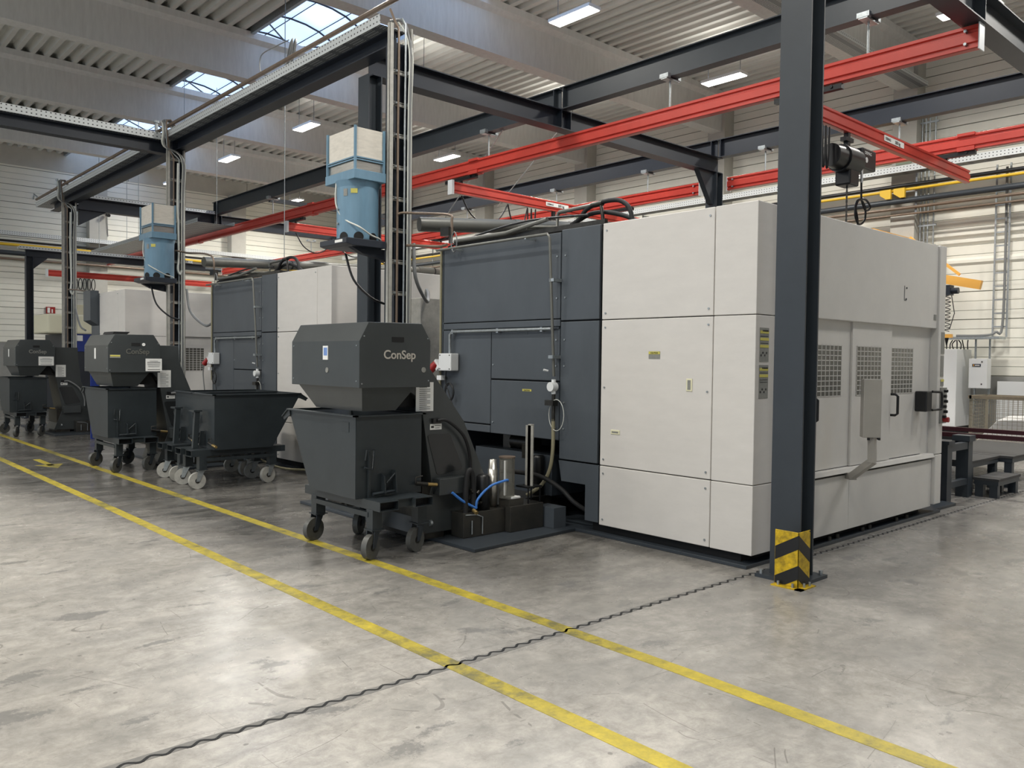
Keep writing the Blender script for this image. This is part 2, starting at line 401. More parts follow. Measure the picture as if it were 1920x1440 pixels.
# roof deck : corrugated trapezoid, ribs along y, with a skylight gap x 8.0-10.5
SKY0, SKY1 = 8.0, 10.5
def deck(name, xa, xb, ya, yb):
    prof = []; x = xa; p = .30
    while x < xb-.02:
        e = min(x+p, xb)
        for dx, dz in ((0, 0), (.10, 0), (.14, .13), (.26, .13)):
            if x+dx < xb: prof.append((x+dx, ZR+dz))
        x += p
    prof.append((xb, ZR))
    n = len(prof); mb = MB()
    vs = [(x, ya, z) for x, z in prof]+[(x, yb, z) for x, z in prof]
    mb._add(vs, [(i, i+1, n+i+1, n+i) for i in range(n-1)])
    mb.box(xa, xb, ya, yb, ZR+.15, ZR+.2)
    return struct(mb.build(name, DECK))
deck('ceiling', XL, SKY0, YL, Y1); deck('ceiling', SKY1, X1+.2, YL, Y1)
# thin bright lap seams on the rib bottoms
mb = MB(); x = SKY1
while x < X1:
    mb.box(x+.10, x+.112, YL, Y1, ZR-.006, ZR); x += .30
struct(mb.build('trim_3', DECK))
# curbs and vaulted rooflight bars (a window in the roof)
mb = MB()
mb.box(SKY0-.08, SKY0, YL, Y1, ZR-.05, ZR+.35); mb.box(SKY1, SKY1+.08, YL, Y1, ZR-.05, ZR+.35)
struct(mb.build('trim_4', GALV))
SKYG, nt, b = newmat('rooflight_pane')
b.inputs['Base Color'].default_value = rgb(205, 220, 242); b.inputs['Roughness'].default_value = .3; b.inputs['Transmission Weight'].default_value = 0.0
b.inputs['Emission Color'].default_value = rgb(180, 208, 250); b.inputs['Emission Strength'].default_value = 1.3
mb = MB()
prof = [((SKY0+SKY1)/2-(SKY1-SKY0)/2*math.cos(PI*i/10), ZR+.35+.55*math.sin(PI*i/10)) for i in range(11)]
vs = [(x, YL, z) for x, z in prof]+[(x, Y1, z) for x, z in prof]
mb._add(vs, [(i, i+1, 11+i+1, 11+i) for i in range(10)], True)
struct(mb.build('window_1', SKYG))
mb = MB(); y = -9.0
while y < Y1:
    mb.tube([(x, y, z-.03) for x, z in prof], .022, 6); y += 1.23
for i in (3, 5, 7): mb.tube([(prof[i][0], YL, prof[i][1]-.03), (prof[i][0], Y1, prof[i][1]-.03)], .012, 5)
for y0 in range(-8, 32, 5):
    mb.tube([(SKY0, y0, ZR+.3), (SKY1, y0+2.4, ZR+.3)], .02, 5); mb.tube([(SKY0, y0+2.6, ZR+.3), (SKY1, y0+.2, ZR+.3)], .02, 5)
struct(mb.build('window_1_frame', STEELB))
# concrete roof beams with wider top flange, columns on both far walls
for i, y in enumerate(BEAMS):
    w = .17
    o = MB().prism([(y-w, ZR-1.0), (y+w, ZR-1.0), (y+w, ZR-.22), (y+w+.12, ZR-.14), (y+w+.12, ZR), (y-w-.12, ZR), (y-w-.12, ZR-.14), (y-w, ZR-.22)], 'x', XL, X1-.1).build('concrete_roof_beam', CONC)
    struct(o)
    mb = MB().box(X1-.42, X1+.02, y-.26, y+.26, 0, ZR-1.0)
    mb.box(X1-.42, X1+.02, y-.26, y-.17, ZR-1.0, ZR-.1); mb.box(X1-.42, X1+.02, y+.17, y+.26, ZR-1.0, ZR-.1)
    struct(mb.build('concrete_column', COLC))
for x in (-5.0, 2.0, 8.95, 14.2):
    struct(MB().box(x-.3, x+.3, Y1-.4, Y1+.02, 0, ZR-.62).build('concrete_column', COLC))

# ------------------------------------------------------------------ lamps
# each fixture carries an added upward light that brightens the roof
def make_lamp(label, x, y):
    z = 7.7; pw = LAMP_W*(1.5 if x > 15 else 1.0)
    t = thing('ceiling_lamp', label, 'lamp', (x, y, z), 'suspended light fixtures under the roof')
    MB().box(x-.15, x+.15, y-.5, y+.5, z+.012, z+.07).build('housing', WHITEP, t)
    MB().box(x-.135, x+.135, y-.48, y+.48, z, z+.012).build('diffuser', LAMPE, t)
    for dy in (-.4, .4): MB().tube([(x, y+dy, z+.07), (x, y+dy, ZR)], .006, 5).build('suspension_wire', STEELB, t)
    ld = bpy.data.lights.new('lamp_light', 'AREA'); ld.shape = 'RECTANGLE'; ld.size = .27; ld.size_y = .96; ld.energy = pw; ld.color = LAMP_COL; ld.spread = math.radians(165)
    lo = bpy.data.objects.new('lamp_light', ld); COL.objects.link(lo); lo.parent = t; lo.location = (0, 0, -.02)
    lu = bpy.data.lights.new('added_uplight', 'AREA'); lu.shape = 'RECTANGLE'; lu.size = .2; lu.size_y = .9; lu.energy = LAMP_W*.11; lu.color = LAMP_COL
    uo = bpy.data.objects.new('added_uplight', lu); COL.objects.link(uo); uo.parent = t; uo.location = (0, 0, .09); uo.rotation_euler = (PI, 0, 0)
    return t
lampy = [-4.45, .45, 5.35, 10.25, 15.15, 20.0, 24.9, 29.7]
names1 = {10.25: 'large bright ceiling lamp at the top, above the dark beams', 15.15: 'ceiling lamp partly hidden behind the cable ladder column', 20.0: 'ceiling lamp left of the nearest blue unit', 24.9: 'ceiling lamp left of and lower than the one beside the blue unit', 29.7: 'small ceiling lamp by the end wall, farthest of the left row'}
names2 = {5.35: 'ceiling lamp at top right, above the crane rail end', 10.25: 'ceiling lamp just left of the hazard-marked column, above the red rail', 15.15: 'small ceiling lamp at the crossing of the dark beams', 20.0: 'ceiling lamp above the red rail, right of the ladder column', 24.9: 'ceiling lamp behind the blue unit', 29.7: 'small far ceiling lamp above the red rail, left of the nearest blue unit'}
for y in lampy[2:]:
    make_lamp(names1.get(y, 'ceiling lamp of the left row, over the aisle behind the viewer'), 10.7, y)
    make_lamp(names2.get(y, 'ceiling lamp of the right row, nearest the viewer'), 15.4, y)
for x, ys in ((10.7, lampy[1:2]), (15.4, lampy[1:2]), (6.0, lampy[2:4]), (1.3, lampy[1:4]), (-3.4, lampy[1:]), (-8.1, lampy[1:])):
    for y in ys:
        make_lamp('ceiling lamp of the rows over the open aisle, outside the view', x, y)

# ------------------------------------------------------------------ floor markings
def ribbon(name, pts, w, z, m, th=.002):
    mb = MB(); n = len(pts); vs = []
    for i, (x, y) in enumerate(pts):
        a = Vector(pts[max(i-1, 0)]); c = Vector(pts[min(i+1, n-1)]); t = (c-a).normalized(); nn = Vector((-t.y, t.x))*w/2
        vs += [(x+nn.x, y+nn.y, z), (x-nn.x, y-nn.y, z), (x+nn.x, y+nn.y, z+th), (x-nn.x, y-nn.y, z+th)]
    fs = []
    for i in range(n-1):
        a = 4*i; b = 4*i+4
        fs += [(a+2, a+3, b+3, b+2), (a, a+2, b+2, b), (a+1, b+1, b+3, a+3)]
    return mb._add(vs, fs).build(name, m)
o = ribbon('floor_marking', [(3.40, .2), (3.50, 2.5), (3.53, 5), (3.50, 9), (3.47, 14), (3.40, 24), (3.4, 31)], .10, 0, LINE); tag(o, 'yellow floor line nearest the machines', 'floor marking')
o = ribbon('floor_marking', [(2.63, 0), (2.65, 3), (2.65, 6), (2.66, 9), (2.64, 15), (2.6, 31)], .10, 0, LINE); tag(o, 'yellow floor line farther from the machines', 'floor marking')
mb = MB(); mb.box(3.0, 3.09, 13.2, 14.1, 0, .002); mb.prism([(2.86, 13.35), (3.23, 13.35), (3.045, 12.85)], 'z', 0, .002)
tag(mb.build('floor_arrow', LINE), 'worn yellow arrow painted between the floor lines', 'floor marking')
pts = []; x = .2
while x < 12.5:
    ph = (x % .10)/.10; dy = .014*math.sin(2*PI*ph); pts.append((x, 3.345+dy)); x += .0125
jf = [(x, 3.345+.012*math.sin(x*1.7)) for x in [i*.05 for i in range(10, 250)]]
tag(ribbon('joint_filler', jf, .05, .0, mat('joint_filler_grey', (118, 116, 112), .7, var=.2, scale=9), .001), 'grey filler strip under the wavy expansion joint', 'floor joint')
tag(ribbon('floor_joint', pts, .015, .0, BLACK, .002), 'dark wavy expansion joint across the concrete floor', 'floor joint')

# ------------------------------------------------------------------ steel frame
def i_column(name, label, x, y, z0, z1, b=.24, h=.2, group='dark steel columns', plate=True, m=STEEL):
    """column with flanges facing -x/+x ; x,y = near corner"""
    t = thing(name, label, 'column', (x+h/2, y+b/2, z0), group)
    mb = MB(); mb.box(x, x+.016, y, y+b, z0, z1); mb.box(x+h-.016, x+h, y, y+b, z0, z1); mb.box(x+.016, x+h-.016, y+b/2-.006, y+b/2+.006, z0, z1)
    mb.build('shaft', m, t)
    if plate:
        MB().box(x-.09, x+h+.09, y-.07, y+b+.07, z0, z0+.025).build('base_plate', m, t)
        for dx in (-.055, h+.055):
            for dy in (-.035, b+.035):
                MB().cyl((x+dx, y+dy, z0+.025), (x+dx, y+dy, z0+.055), .016, 6).build('anchor_bolt', GALV, t)
    return t
i_column('steel_column', 'large dark steel column in the foreground with the hazard guard at its foot', 5.57, 2.985, 0, 5.05)
i_column('steel_column', 'dark steel column behind the nearest blue unit', 5.57, 8.83, 0, 5.13)
c3 = i_column('steel_column', 'dark steel column behind the machines, carrying a beam end with a knee brace', 13.1, 8.83, 0, 5.13, plate=False)
mb = MB(); mb.prism([(12.62, 5.13), (13.1, 5.13), (13.1, 4.55), (13.05, 4.55)], 'y', 8.90, 9.0); mb.build('knee_brace', STEEL, c3)
i_column('steel_column', 'thin dark steel column at far left', 4.85, 23.4, 0, 4.05, .18, .16, m=STEELB)
def beam(label, ax, a, b, c, z0, z1, w, stiff=(), m=STEEL, group='dark steel beams'):
    t = thing('steel_beam', label, 'beam', ((a+b)/2 if ax == 'x' else c, c if ax == 'x' else (a+b)/2, z0), group)
    mb = MB(); ibeam(mb, ax, a, b, c, z0, z1, w); mb.build('profile', m, t)
    for s in stiff:
        mb = MB()
        if ax == 'y': mb.box(c-w/2, c+w/2, s-.006, s+.006, z0+.014, z1-.014)
        else: mb.box(s-.006, s+.006, c-w/2, c+w/2, z0+.014, z1-.014)
        mb.build('stiffener', m, t)
    return t
beam('dark steel cross beam at the top right corner', 'x', 5.55, 14.2, 3.12, 5.05, 5.38, .22, (5.6, 9.1, 13.3))
beam('dark steel cross beam running right from behind the cable ladder column', 'x', 5.645, 13.3, 8.95, 5.13, 5.42, .22, (9.0, 9.2), m=STEELB)
beam('dark steel cross beam under a cable tray near the end wall', 'x', 5.68, 14.2, 22.0, 5.13, 5.42, .22, (9.0, 9.2), m=STEELB)
beam('long dark crane beam above the nearest red rail', 'y', 3.0, 8.93, 9.1, 5.43, 5.77, .16, (8.85, 3.15))
beam('dark crane beam above the red rail, middle section', 'y', 8.95, 22.1, 9.1, 5.43, 5.77, .16, (9.05, 22.0))
beam('dark crane beam at right above the farther red rail', 'y', 3.0, 8.93, 13.3, 5.43, 5.77, .16, (8.85,), m=STEELB)
beam('dark crane beam above the farther red rail, beyond the middle column', 'y', 8.95, 22.1, 13.3, 5.43, 5.77, .16, (9.05,), m=STEELB)
tb = beam('dark beam carrying the long cable tray on the ladder columns', 'y', 8.2, 23.6, 5.54, 5.26, 5.45, .2, (15.1,), m=STEELB)
beam('dark beam with cable tray coming in from the left', 'x', -9, 5.43, 15.25, 5.22, 5.43, .2, m=STEELB)
bl = beam('low dark beam on the thin column at far left', 'x', 4.85, 9.4, 23.5, 4.05, 4.22, .16, m=STEELB)
MB().prism([(5.02, 4.05), (5.35, 4.05), (5.02, 3.75)], 'y', 23.44, 23.56).build('knee_brace', STEELB, bl)
MB().prism([(5.68, 5.13), (6.3, 5.13), (5.68, 4.75)], 'y', 21.95, 22.05).build('knee_brace', STEELB, beam('short dark stub at the far ladder column', 'x', 5.585, 5.679, 22.0, 5.1, 5.24, .2, m=STEELB))
# wind bracing rods
tag(MB().tube([(9.2, 9.08, 5.2), (13.1, 15.0, 5.3)], .010, 6).build('tie_rod', GALV), 'thin steel tie rod between the dark beams, rising to the right', 'tie rod', 'steel tie rods')
tag(MB().tube([(9.1, 10.3, 5.42), (11.6, 15.3, 4.7)], .010, 6).build('tie_rod', GALV), 'thin steel tie rod slanting down from the crossing of dark beams', 'tie rod', 'steel tie rods')
tag(MB().bar((9.18, 19.0, 5.45), (13.22, 19.0, 5.45), .1, .1).build('brace_tube', STEEL), 'dark brace tube between the far crane beams', 'brace')

# cable trays
def tray(label, ax, a, b, lo, hi, z0, z1, group='perforated cable trays'):
    t = thing('cable_tray', label, 'cable tray', ((a+b)/2, (lo+hi)/2, z0) if ax == 'x' else ((lo+hi)/2, (a+b)/2, z0), group)
    def B(mb, l, h, zl, zh): (mb.box(a, b, l, h, zl, zh) if ax == 'x' else mb.box(l, h, a, b, zl, zh))
    mb = MB(); B(mb, lo, hi, z0, z0+.003); mb.build('tray_bottom', TRAYF, t)
    mb = MB(); B(mb, lo-.003, lo, z0, z1); mb.build('tray_side', TRAYM, t)
    mb = MB(); B(mb, hi, hi+.003, z0, z1); mb.build('tray_side', TRAYM, t)
    return t
tray('long perforated cable tray running from the near ladder column to the end wall', 'y', 8.15, 24.4, 5.29, 5.66, 5.452, 5.575)
tray('perforated cable tray on the beam coming in from the left', 'x', -9, 5.28, 15.1, 15.42, 5.435, 5.56)
tray('perforated cable tray on the cross beam near the end wall', 'x', 5.7, 9.0, 21.85, 22.15, 5.425, 5.5)
tray('perforated cable tray along the right wall above the pipes', 'y', 1.5, 31, 18.3, 18.6, 5.78, 5.92)
tray('small perforated tray on top of the thin far left column', 'x', 4.7, 9.0, 23.4, 23.6, 4.225, 4.30)
tray('wide perforated cable tray on the concrete roof beam at upper right', 'x', 12.2, 18.6, 7.25, 7.6, 7.62, 7.70)
t = dtr = tray('wide sheet cable duct near the end wall above the left machines', 'y', 20.5, 29.5, 8.0, 8.95, 4.95, 5.05)
for yy in (21.5, 25.0, 28.8):
    for xx in (8.05, 8.90): MB().tube([(xx, yy, 4.955), (xx, yy, ZR-.01)], .008, 5).build('suspension_rod', GALV, dtr)
tray('perforated cable tray along the end wall', 'x', -10, 18.2, 31.84, 32.07, 5.60, 5.74)
# loose coil of cable on the long tray
mb = MB()
for i in range(7):
    c = Vector((5.45+random.uniform(-.03, .03), 10.55+i*.02, 5.80)); R = .17+random.uniform(-.02, .03)
    mb.tube([(c.x+R*.75*math.cos(a)*.6, c.y+R*1.25*math.cos(a+.3), c.z+R*.9*math.sin(a)+.02) for a in [2*PI*k/18 for k in range(18)]], .009, 5, closed=True)
mb.tube(smooth_path([(5.4, 11.1, 5.62), (5.35, 11.35, 5.7), (5.35, 11.35, 5.95), (5.4, 11.0, 6.0), (5.4, 10.6, 5.98)]), .008, 5)
tag(mb.build('cable_coil', CABLEG), 'coil of grey cable lying on the long cable tray', 'cable')
tag(MB().tube([(5.30, 4.0, 5.60+.05), (5.30, 8.05, 5.65), (5.30, 24.4, 5.65)], .030, 8).build('supply_pipe', COPPER), 'brown supply pipe running along the top of the long cable tray', 'pipe')
mb = MB()
for y in (15.5, 22.3): mb.cyl((5.30, y, 5.682), (5.30, y, 5.82), .03, 8); mb.cyl((5.30, y, 5.82), (5.30, y, 5.86), .05, 8)
mb.tube([(5.3, 24.2, 5.66), (5.2, 24.2, 5.74), (5.2, 24.3, 5.64)], .025, 6)
tag(mb.build('pipe_valve', GALV), 'valve stubs standing on the supply pipe of the long cable tray', 'valve')

# ladder columns: dark column with cable ladder, pipes and conduits in front
def ladder_column(y, label, zb, flip=0):
    xl, xr = 5.29, 5.56
    zf = .031 if y < 10 else 0
    t = thing('ladder_column', label, 'column', (5.5, y, 0), 'columns with cable ladders')
    mb = MB(); x = 5.38
    mb.box(x, x+.012, y+.06, y+.26, zf, 5.258); mb.box(x+.19, x+.202, y+.06, y+.26, zf, 5.258); mb.box(x+.012, x+.19, y+.155, y+.165, zf, 5.258)
    mb.build('shaft', STEELB, t)
    for xx, w in ((xl-.03, .055), (xr-.012, .03)):
        zt = 5.40 if xx < 5.4 or y < 10 else 5.255
        mb = MB().box(xx, xx+w, y, y+.004, zb, zt); mb.box(xx, xx+.004, y, y+.05, zb, zt); mb.box(xx+w-.004, xx+w, y, y+.05, zb, zt)
        mb.build('ladder_rail', ZINC, t)
    z = zb+.25
    while z < 5.2:
        mb = MB(); mc = MB(); mb.box(xl, xr, y+.03, y+.05, z, z+.03); mb.box(xl, xr, y+.028, y+.032, z+.04, z+.048)
        mc.cyl((5.53, y+.005, z+.01), (5.53, y+.005, z+.05), .028, 8); mc.box(5.345, 5.39, y-.01, y+.03, z+.015, z+.035)
        z += .36
        mb.build('rung', ZINC, t); mc.build('pipe_clamp', GALV, t)
    def run(x, dy, k, end):
        if y < 10: return [(x, y+dy, zb), (x, y+dy, 4.2), (x+.005, y+dy, 5.15)]+end
        return [(x, y+dy, zb), (x, y+dy, 4.2), (x, y+dy, 5.08), (5.27-.012*k, y-.03, 5.26), (5.255-.012*k, y-.03, 5.50), (5.245-.01*k, y, 5.65), (5.262-.008*k, y+.01+.02*k, 5.735), (5.33, y+.03+.02*k, 5.755), (5.41, y+.05+.02*k, 5.68), (5.44, y+.08+.02*k, 5.57)]
    MB().tube(run(5.37, -.01, 0, [(5.37, y-.01, 5.35), (5.36, y+.05, 5.45), (5.34, y+.12, 5.60)]), .014, 8).build('copper_pipe', COPPER, t)
    MB().tube(run(5.465, -.008, 2, [(5.465, y-.005, 5.42), (5.45, y+.04, 5.50)]), .012, 8).build('conduit', GALV, t)
    MB().tube(smooth_path(run(5.52, -.022, 4, [(5.53, y, 5.25), (5.51, y+.1, 5.5), (5.42, y+.24, 5.52)])), .017, 8).build('cable', CABLEG, t)
    MB().tube(smooth_path(run(5.495, -.03, 6, [(5.48, y+.15, 5.5)])), .008, 6).build('thin_cable', CABLEW, t)
    MB().tube(smooth_path(run(5.55, -.012, 7, [(5.5, y+.2, 5.52)])), .008, 6).build('thin_cable', CABLEW, t)
    return t
ladder_column(7.90, 'nearest column with cable ladder and copper pipe, rising behind the nearest chip separator', 1.0)
l2 = ladder_column(14.85, 'middle column with cable ladder, rising behind the second chip separator', 1.2)
l3 = ladder_column(21.75, 'farthest column with cable ladder at left, in front of the end wall', .9)
for lc, y in ((l2, 14.85), (l3, 21.75)):
    MB().tube(smooth_path([(5.43, y-.05, 5.0), (5.42, y-.055, 4.2), (5.44, y-.055, 3.4), (5.42, y-.06, 3.15), (5.46, y-.06, 3.05), (5.49, y-.055, 3.12)]), .018, 7).build('white_cable', CABLEW, lc)
# pipes from near ladder column to machine
tag(MB().tube(smooth_path([(5.37, 7.88, 3.25), (5.42, 7.85, 3.27), (5.54, 7.7, 3.26), (5.62, 7.25, 3.20), (5.62, 7.20, 3.12), (5.62, 7.20, 2.95)], 4), .015, 7).build('branch_pipe', COPPER), 'thin brown pipe branching from the near ladder column to the nearest machine', 'pipe')
tag(MB().tube(smooth_path([(5.465, 7.84, 2.90), (5.49, 7.79, 2.90), (5.575, 7.4, 2.86), (5.57, 7.22, 2.86)], 4), .016, 7).build('branch_pipe', COPPER), 'lower brown pipe from the near ladder column to the machine edge', 'pipe')
tag(MB().tube(smooth_path([(5.63, 7.93, 2.95), (5.64, 7.90, 2.55), (5.95, 8.1, 2.30), (6.45, 8.75, 2.46), (6.62, 9.02, 2.53), (6.67, 9.10, 2.44)]), .022, 8).build('flexible_hose', CABLEG), 'grey flexible hose bending from the near ladder column to the steel cabinet', 'hose')
tag(MB().tube(smooth_path([(5.61, 14.87, 2.80), (5.63, 14.75, 2.4), (5.7, 14.3, 2.15), (5.68, 13.95, 2.16)]), .022, 8).build('flexible_hose', CABLEG), 'grey hose sagging from the middle ladder column to the second machine', 'hose')
tag(MB().tube(smooth_path([(5.37, 14.83, 3.45), (5.37, 14.70, 3.45), (5.50, 14.6, 3.42), (5.6, 13.75, 3.30), (5.62, 13.7, 3.0)]), .016, 7).build('branch_pipe', COPPER), 'thin brown pipe from the middle ladder column to the second machine', 'pipe')
tag(MB().tube(smooth_path([(5.37, 21.70, 3.16), (5.6, 21.3, 3.12), (6.2, 20.4, 2.9)]), .016, 7).build('branch_pipe', COPPER), 'thin brown pipe from the far ladder column', 'pipe')
tag(MB().tube(smooth_path([(5.53, 21.68, 2.7), (5.5, 21.2, 2.3), (5.3, 20.0, 2.15)]), .022, 7).build('flexible_hose', CABLEG), 'grey hose from the far ladder column to the third machine', 'hose')
o = MB().box(6.48, 6.86, 8.95, 9.3, 0, 2.42).build('steel_cabinet', ZINC, bevel=.01); tag(o, 'narrow brushed steel cabinet standing in the gap behind the nearest dark panel', 'cabinet')

# ------------------------------------------------------------------ red crane system
def kbk_profile(c, z0, z1, w=.09):
    h = z1-z0
    half = [(.30, 0), (.46, .02), (.46, .12), (.30, .15), (.30, .23), (.5, .27), (.5, .64), (.26, .70), (.26, .80), (.46, .84), (.46, .97), (.3, 1)]
    return [(c-w*u, z0+h*v) for u, v in half]+[(c+w*u, z0+h*v) for u, v in reversed(half)]
def rail(label, x, a, b, z0, z1, joints=(), caps=(True, True)):
    t = thing('crane_rail', label, 'crane rail', (x, (a+b)/2, z0), 'red crane rails')
    MB().prism(kbk_profile(x, z0, z1, .12), 'y', a, b).build('profile', RED, t)
    for k, yy in ((0, a), (1, b)):
        if caps[k]:
            MB().box(x-.07, x+.07, yy-.012 if k == 0 else yy, yy if k == 0 else yy+.012, z0-.02, z1+.005).build('end_cap', WHITEP, t)
            for dz in (.05, .18): MB().cyl((x-.085, yy+(.12 if k == 0 else -.12), z0+dz), (x-.04, yy+(.12 if k == 0 else -.12), z0+dz), .016, 8).build('bolt', GALV, t)
    for j in joints:
        for za, zb_ in ((z1-.03, z1+.012), (z0-.01, z0+.05)): MB().box(x-.075, x+.075, j-.12, j+.12, za, zb_).build('joint_plate', RED, t)
    return t
rail('long red crane rail ending at upper right in a white cap', 9.1, 3.05, 31.5, 4.80, 5.04, (11.0, 16.7, 23.2))
rail('farther red crane rail at right, behind the foreground column', 13.3, -4, 8.70, 4.80, 5.04, (4.6,), (False, True))
rail('farther red crane rail beyond the middle dark column', 13.3, 9.32, 31.5, 4.80, 5.04, (17.5,))
def hanger(x, y, label, ztop=5.43, zb=5.05):
    t = thing('rail_hanger', label, 'hanger', (x, y, zb), 'hangers holding the red rails')
    MB().tube([(x, y, zb-.01), (x, y, ztop-.03)], .014, 6).build('rod', GALV, t)
    mb = MB(); mb.box(x-.14, x+.14, y-.05, y+.05, ztop-.035, ztop-.015)
    for s in (-1, 1): mb.box(x+s*.115-.03, x+s*.115+.03, y-.07, y+.07, ztop-.02, ztop+.035)
    mb.build('clamp', GALV, t)
for y, l in ((4.2, 'rail hanger at top right beside the end of the red rail'), (6.9, 'rail hanger over the red rail, left of the foreground column'), (10.66, 'rail hanger over the red rail, right of the near ladder column'), (14.6, 'rail hanger hidden behind the near ladder column'), (18.64, 'rail hanger over the red rail, left of the nearest blue unit'), (24.0, 'rail hanger over the far end of the red rail')):
    hanger(9.1, y, l)
for y, l in ((5.6, 'rail hanger over the right red rail, near the black hoist'), (7.95, 'rail hanger over the right red rail, just left of the foreground column'), (10.6, 'rail hanger over the farther red rail, left of the middle column'), (13.2, 'rail hanger above the crane label plate'), (16.4, 'rail hanger of the farther rail above the grey duct'), (19.8, 'rail hanger of the farther rail above the second machine'), (24.5, 'rail hanger of the farther rail, farthest')):
    hanger(13.3, y, l, 5.43, 5.05)
def bridge(y, label, xa=8.9, xb=14.2, z0=4.50, z1=4.70, sign=None, loops=(), mark=True):
    t = thing('crane_bridge', label, 'crane bridge', ((xa+xb)/2, y, z0), 'red crane bridges')
    pr_ = [(a, b) for a, b in kbk_profile(y, z0, z1, .09)]
    mb = MB(); mb.prism(pr_, 'x', xa, xb); mb.build('profile', RED, t)
    MB().box(xa-.05, xa, y-.06, y+.06, z0-.03, z1+.02).build('end_cap', WHITEP, t)
    for xr in (9.1, 13.3):
        mb = MB(); mb.box(xr-.035, xr+.035, y-.42, y+.42, 4.73, 4.788)
        for s in (-.3, .3):
            for k in (-1, 1): mb.cyl((xr+k*.036, y+s, 4.77), (xr+k*.05, y+s, 4.77), .02, 8)
        mb.tube([(xr, y, z1-.01), (xr, y, 4.74)], .03, 8)
        mb.build('trolley', BLKP, t)
    if sign:
        MB().box(sign, sign+.62, y-.052, y-.047, z0+.08, z0+.155).build('sign_plate', PAPER, t)
        text('sign_text', 'DEMAG', .05, (sign+.03, y-.053, z0+.10), (1, 0, 0), (0, 0, 1), INK, t, .001)
        text('sign_text', '500 kg', .062, (sign+.33, y-.053, z0+.095), (1, 0, 0), (0, 0, 1), INK, t, .0015)
    return t
b1 = bridge(4.9, 'red crane bridge at upper right carrying the black hoist', sign=11.05)
b2 = bridge(11.4, 'red crane bridge over the nearest machine, with white label plate', sign=11.15)
b3 = bridge(17.5, 'red crane bridge over the second machine', sign=None)
b4 = bridge(27.0, 'red crane bridge at far left, in front of the end wall', 6.15, 11.0, 3.9, 4.08)
# festoon cables
for b_, y, xs in ((b1, 4.9, [8.95, 9.3, 9.44, 9.53, 9.62]), (b2, 11.4, [9.1, 10.2, 10.7, 10.8, 10.91]), (b3, 17.5, [9.1, 10.1, 11.2, 11.9])):
    mb = MB()
    for i in range(len(xs)-1):
        dd = .42 if i < 2 else .5
        mb.tube(smooth_path([(xs[i], y-.01, 4.48), (xs[i]+(xs[i+1]-xs[i])*.2, y-.01, 4.48-dd*.7), ((xs[i]+xs[i+1])/2, y-.01, 4.48-dd), (xs[i]+(xs[i+1]-xs[i])*.8, y-.01, 4.48-dd*.7), (xs[i+1], y-.01, 4.48)], 5), .014, 5)
    mb.build('festoon_cable', BLKP, b_)
mb = MB()
for i in range(5):
    x = 6.9+i*.12; mb.tube([(x+.05*math.cos(a), 27.0, 3.72+.17*math.sin(a)) for a in [2*PI*k/14 for k in range(14)]], .012, 4, closed=True)
mb.build('festoon_cable', BLKP, b4)
def hoist(y, x, z, label, chain=None):
    t = thing('chain_hoist', label, 'hoist', (x, y, z-.3), 'black electric chain hoists')
    MB().box(x+.22, x+.60, y-.13, y+.13, z-.16, z+.10).build('control_box', BLKP, t, bevel=.02)
    MB().cyl((x-.38, y, z-.08), (x-.15, y, z-.08), .14, 18, .15).cyl((x-.15, y, z-.08), (x+.22, y, z-.08), .17, 18).build('motor', BLKP, t)
    MB().box(x-.05, x+.2, y-.1, y+.1, z-.40, z-.2).build('chain_bag', BLKP, t, bevel=.02)
    MB().box(x+.02, x+.08, y-.03, y+.03, z+.08, 4.4995).box(x-.05, x+.15, y-.04, y+.04, z+.15, z+.2).build('trolley_mount', BLKP, t)
    text('brand_text', 'DEMAG', .055, (x+.27, y-.132, z+.02), (1, 0, 0), (0, 0, 1), PAPER, t)
    MB().cyl((x+.32, y-.131, z-.05), (x+.32, y-.135, z-.05), .035, 14).build('round_badge', PAPER, t)
    MB().box(x+.24, x+.28, y-.11, y-.105, z-.34, z-.16).build('paper_tag', PAPER, t)
    return t
h1 = hoist(4.9, 10.05, 4.24, 'black chain hoist hanging from the bridge beside the foreground column')
mb = MB(); z = 3.85
k = 0
while z > 2.9:
    if k % 2: mb.box(10.12, 10.135, 4.894, 4.906, z-.035, z)
    else: mb.box(10.1215, 10.1335, 4.89, 4.91, z-.035, z)
    z -= .03; k += 1
mb.build('chain', IRON, h1)
mb = MB(); mb.tube(smooth_path([(10.48, 4.88, 4.07), (10.48, 4.88, 3.9), (10.50, 4.88, 3.72), (10.62, 4.88, 3.60), (10.75, 4.88, 3.66), (10.60, 4.88, 3.74), (10.36, 4.88, 3.68), (10.33, 4.88, 3.5), (10.44, 4.88, 3.4), (10.60, 4.88, 3.48), (10.60, 4.88, 3.64), (10.45, 4.88, 3.72), (10.34, 4.88, 3.6), (10.40, 4.88, 3.42), (10.42, 4.88, 2.9)], 6), .014, 6)
mb.build('pendant_cable', BLKP, h1)
hoist(11.4, 11.35, 4.16, 'black chain hoist above the nearest machine, half hidden by the grey duct')

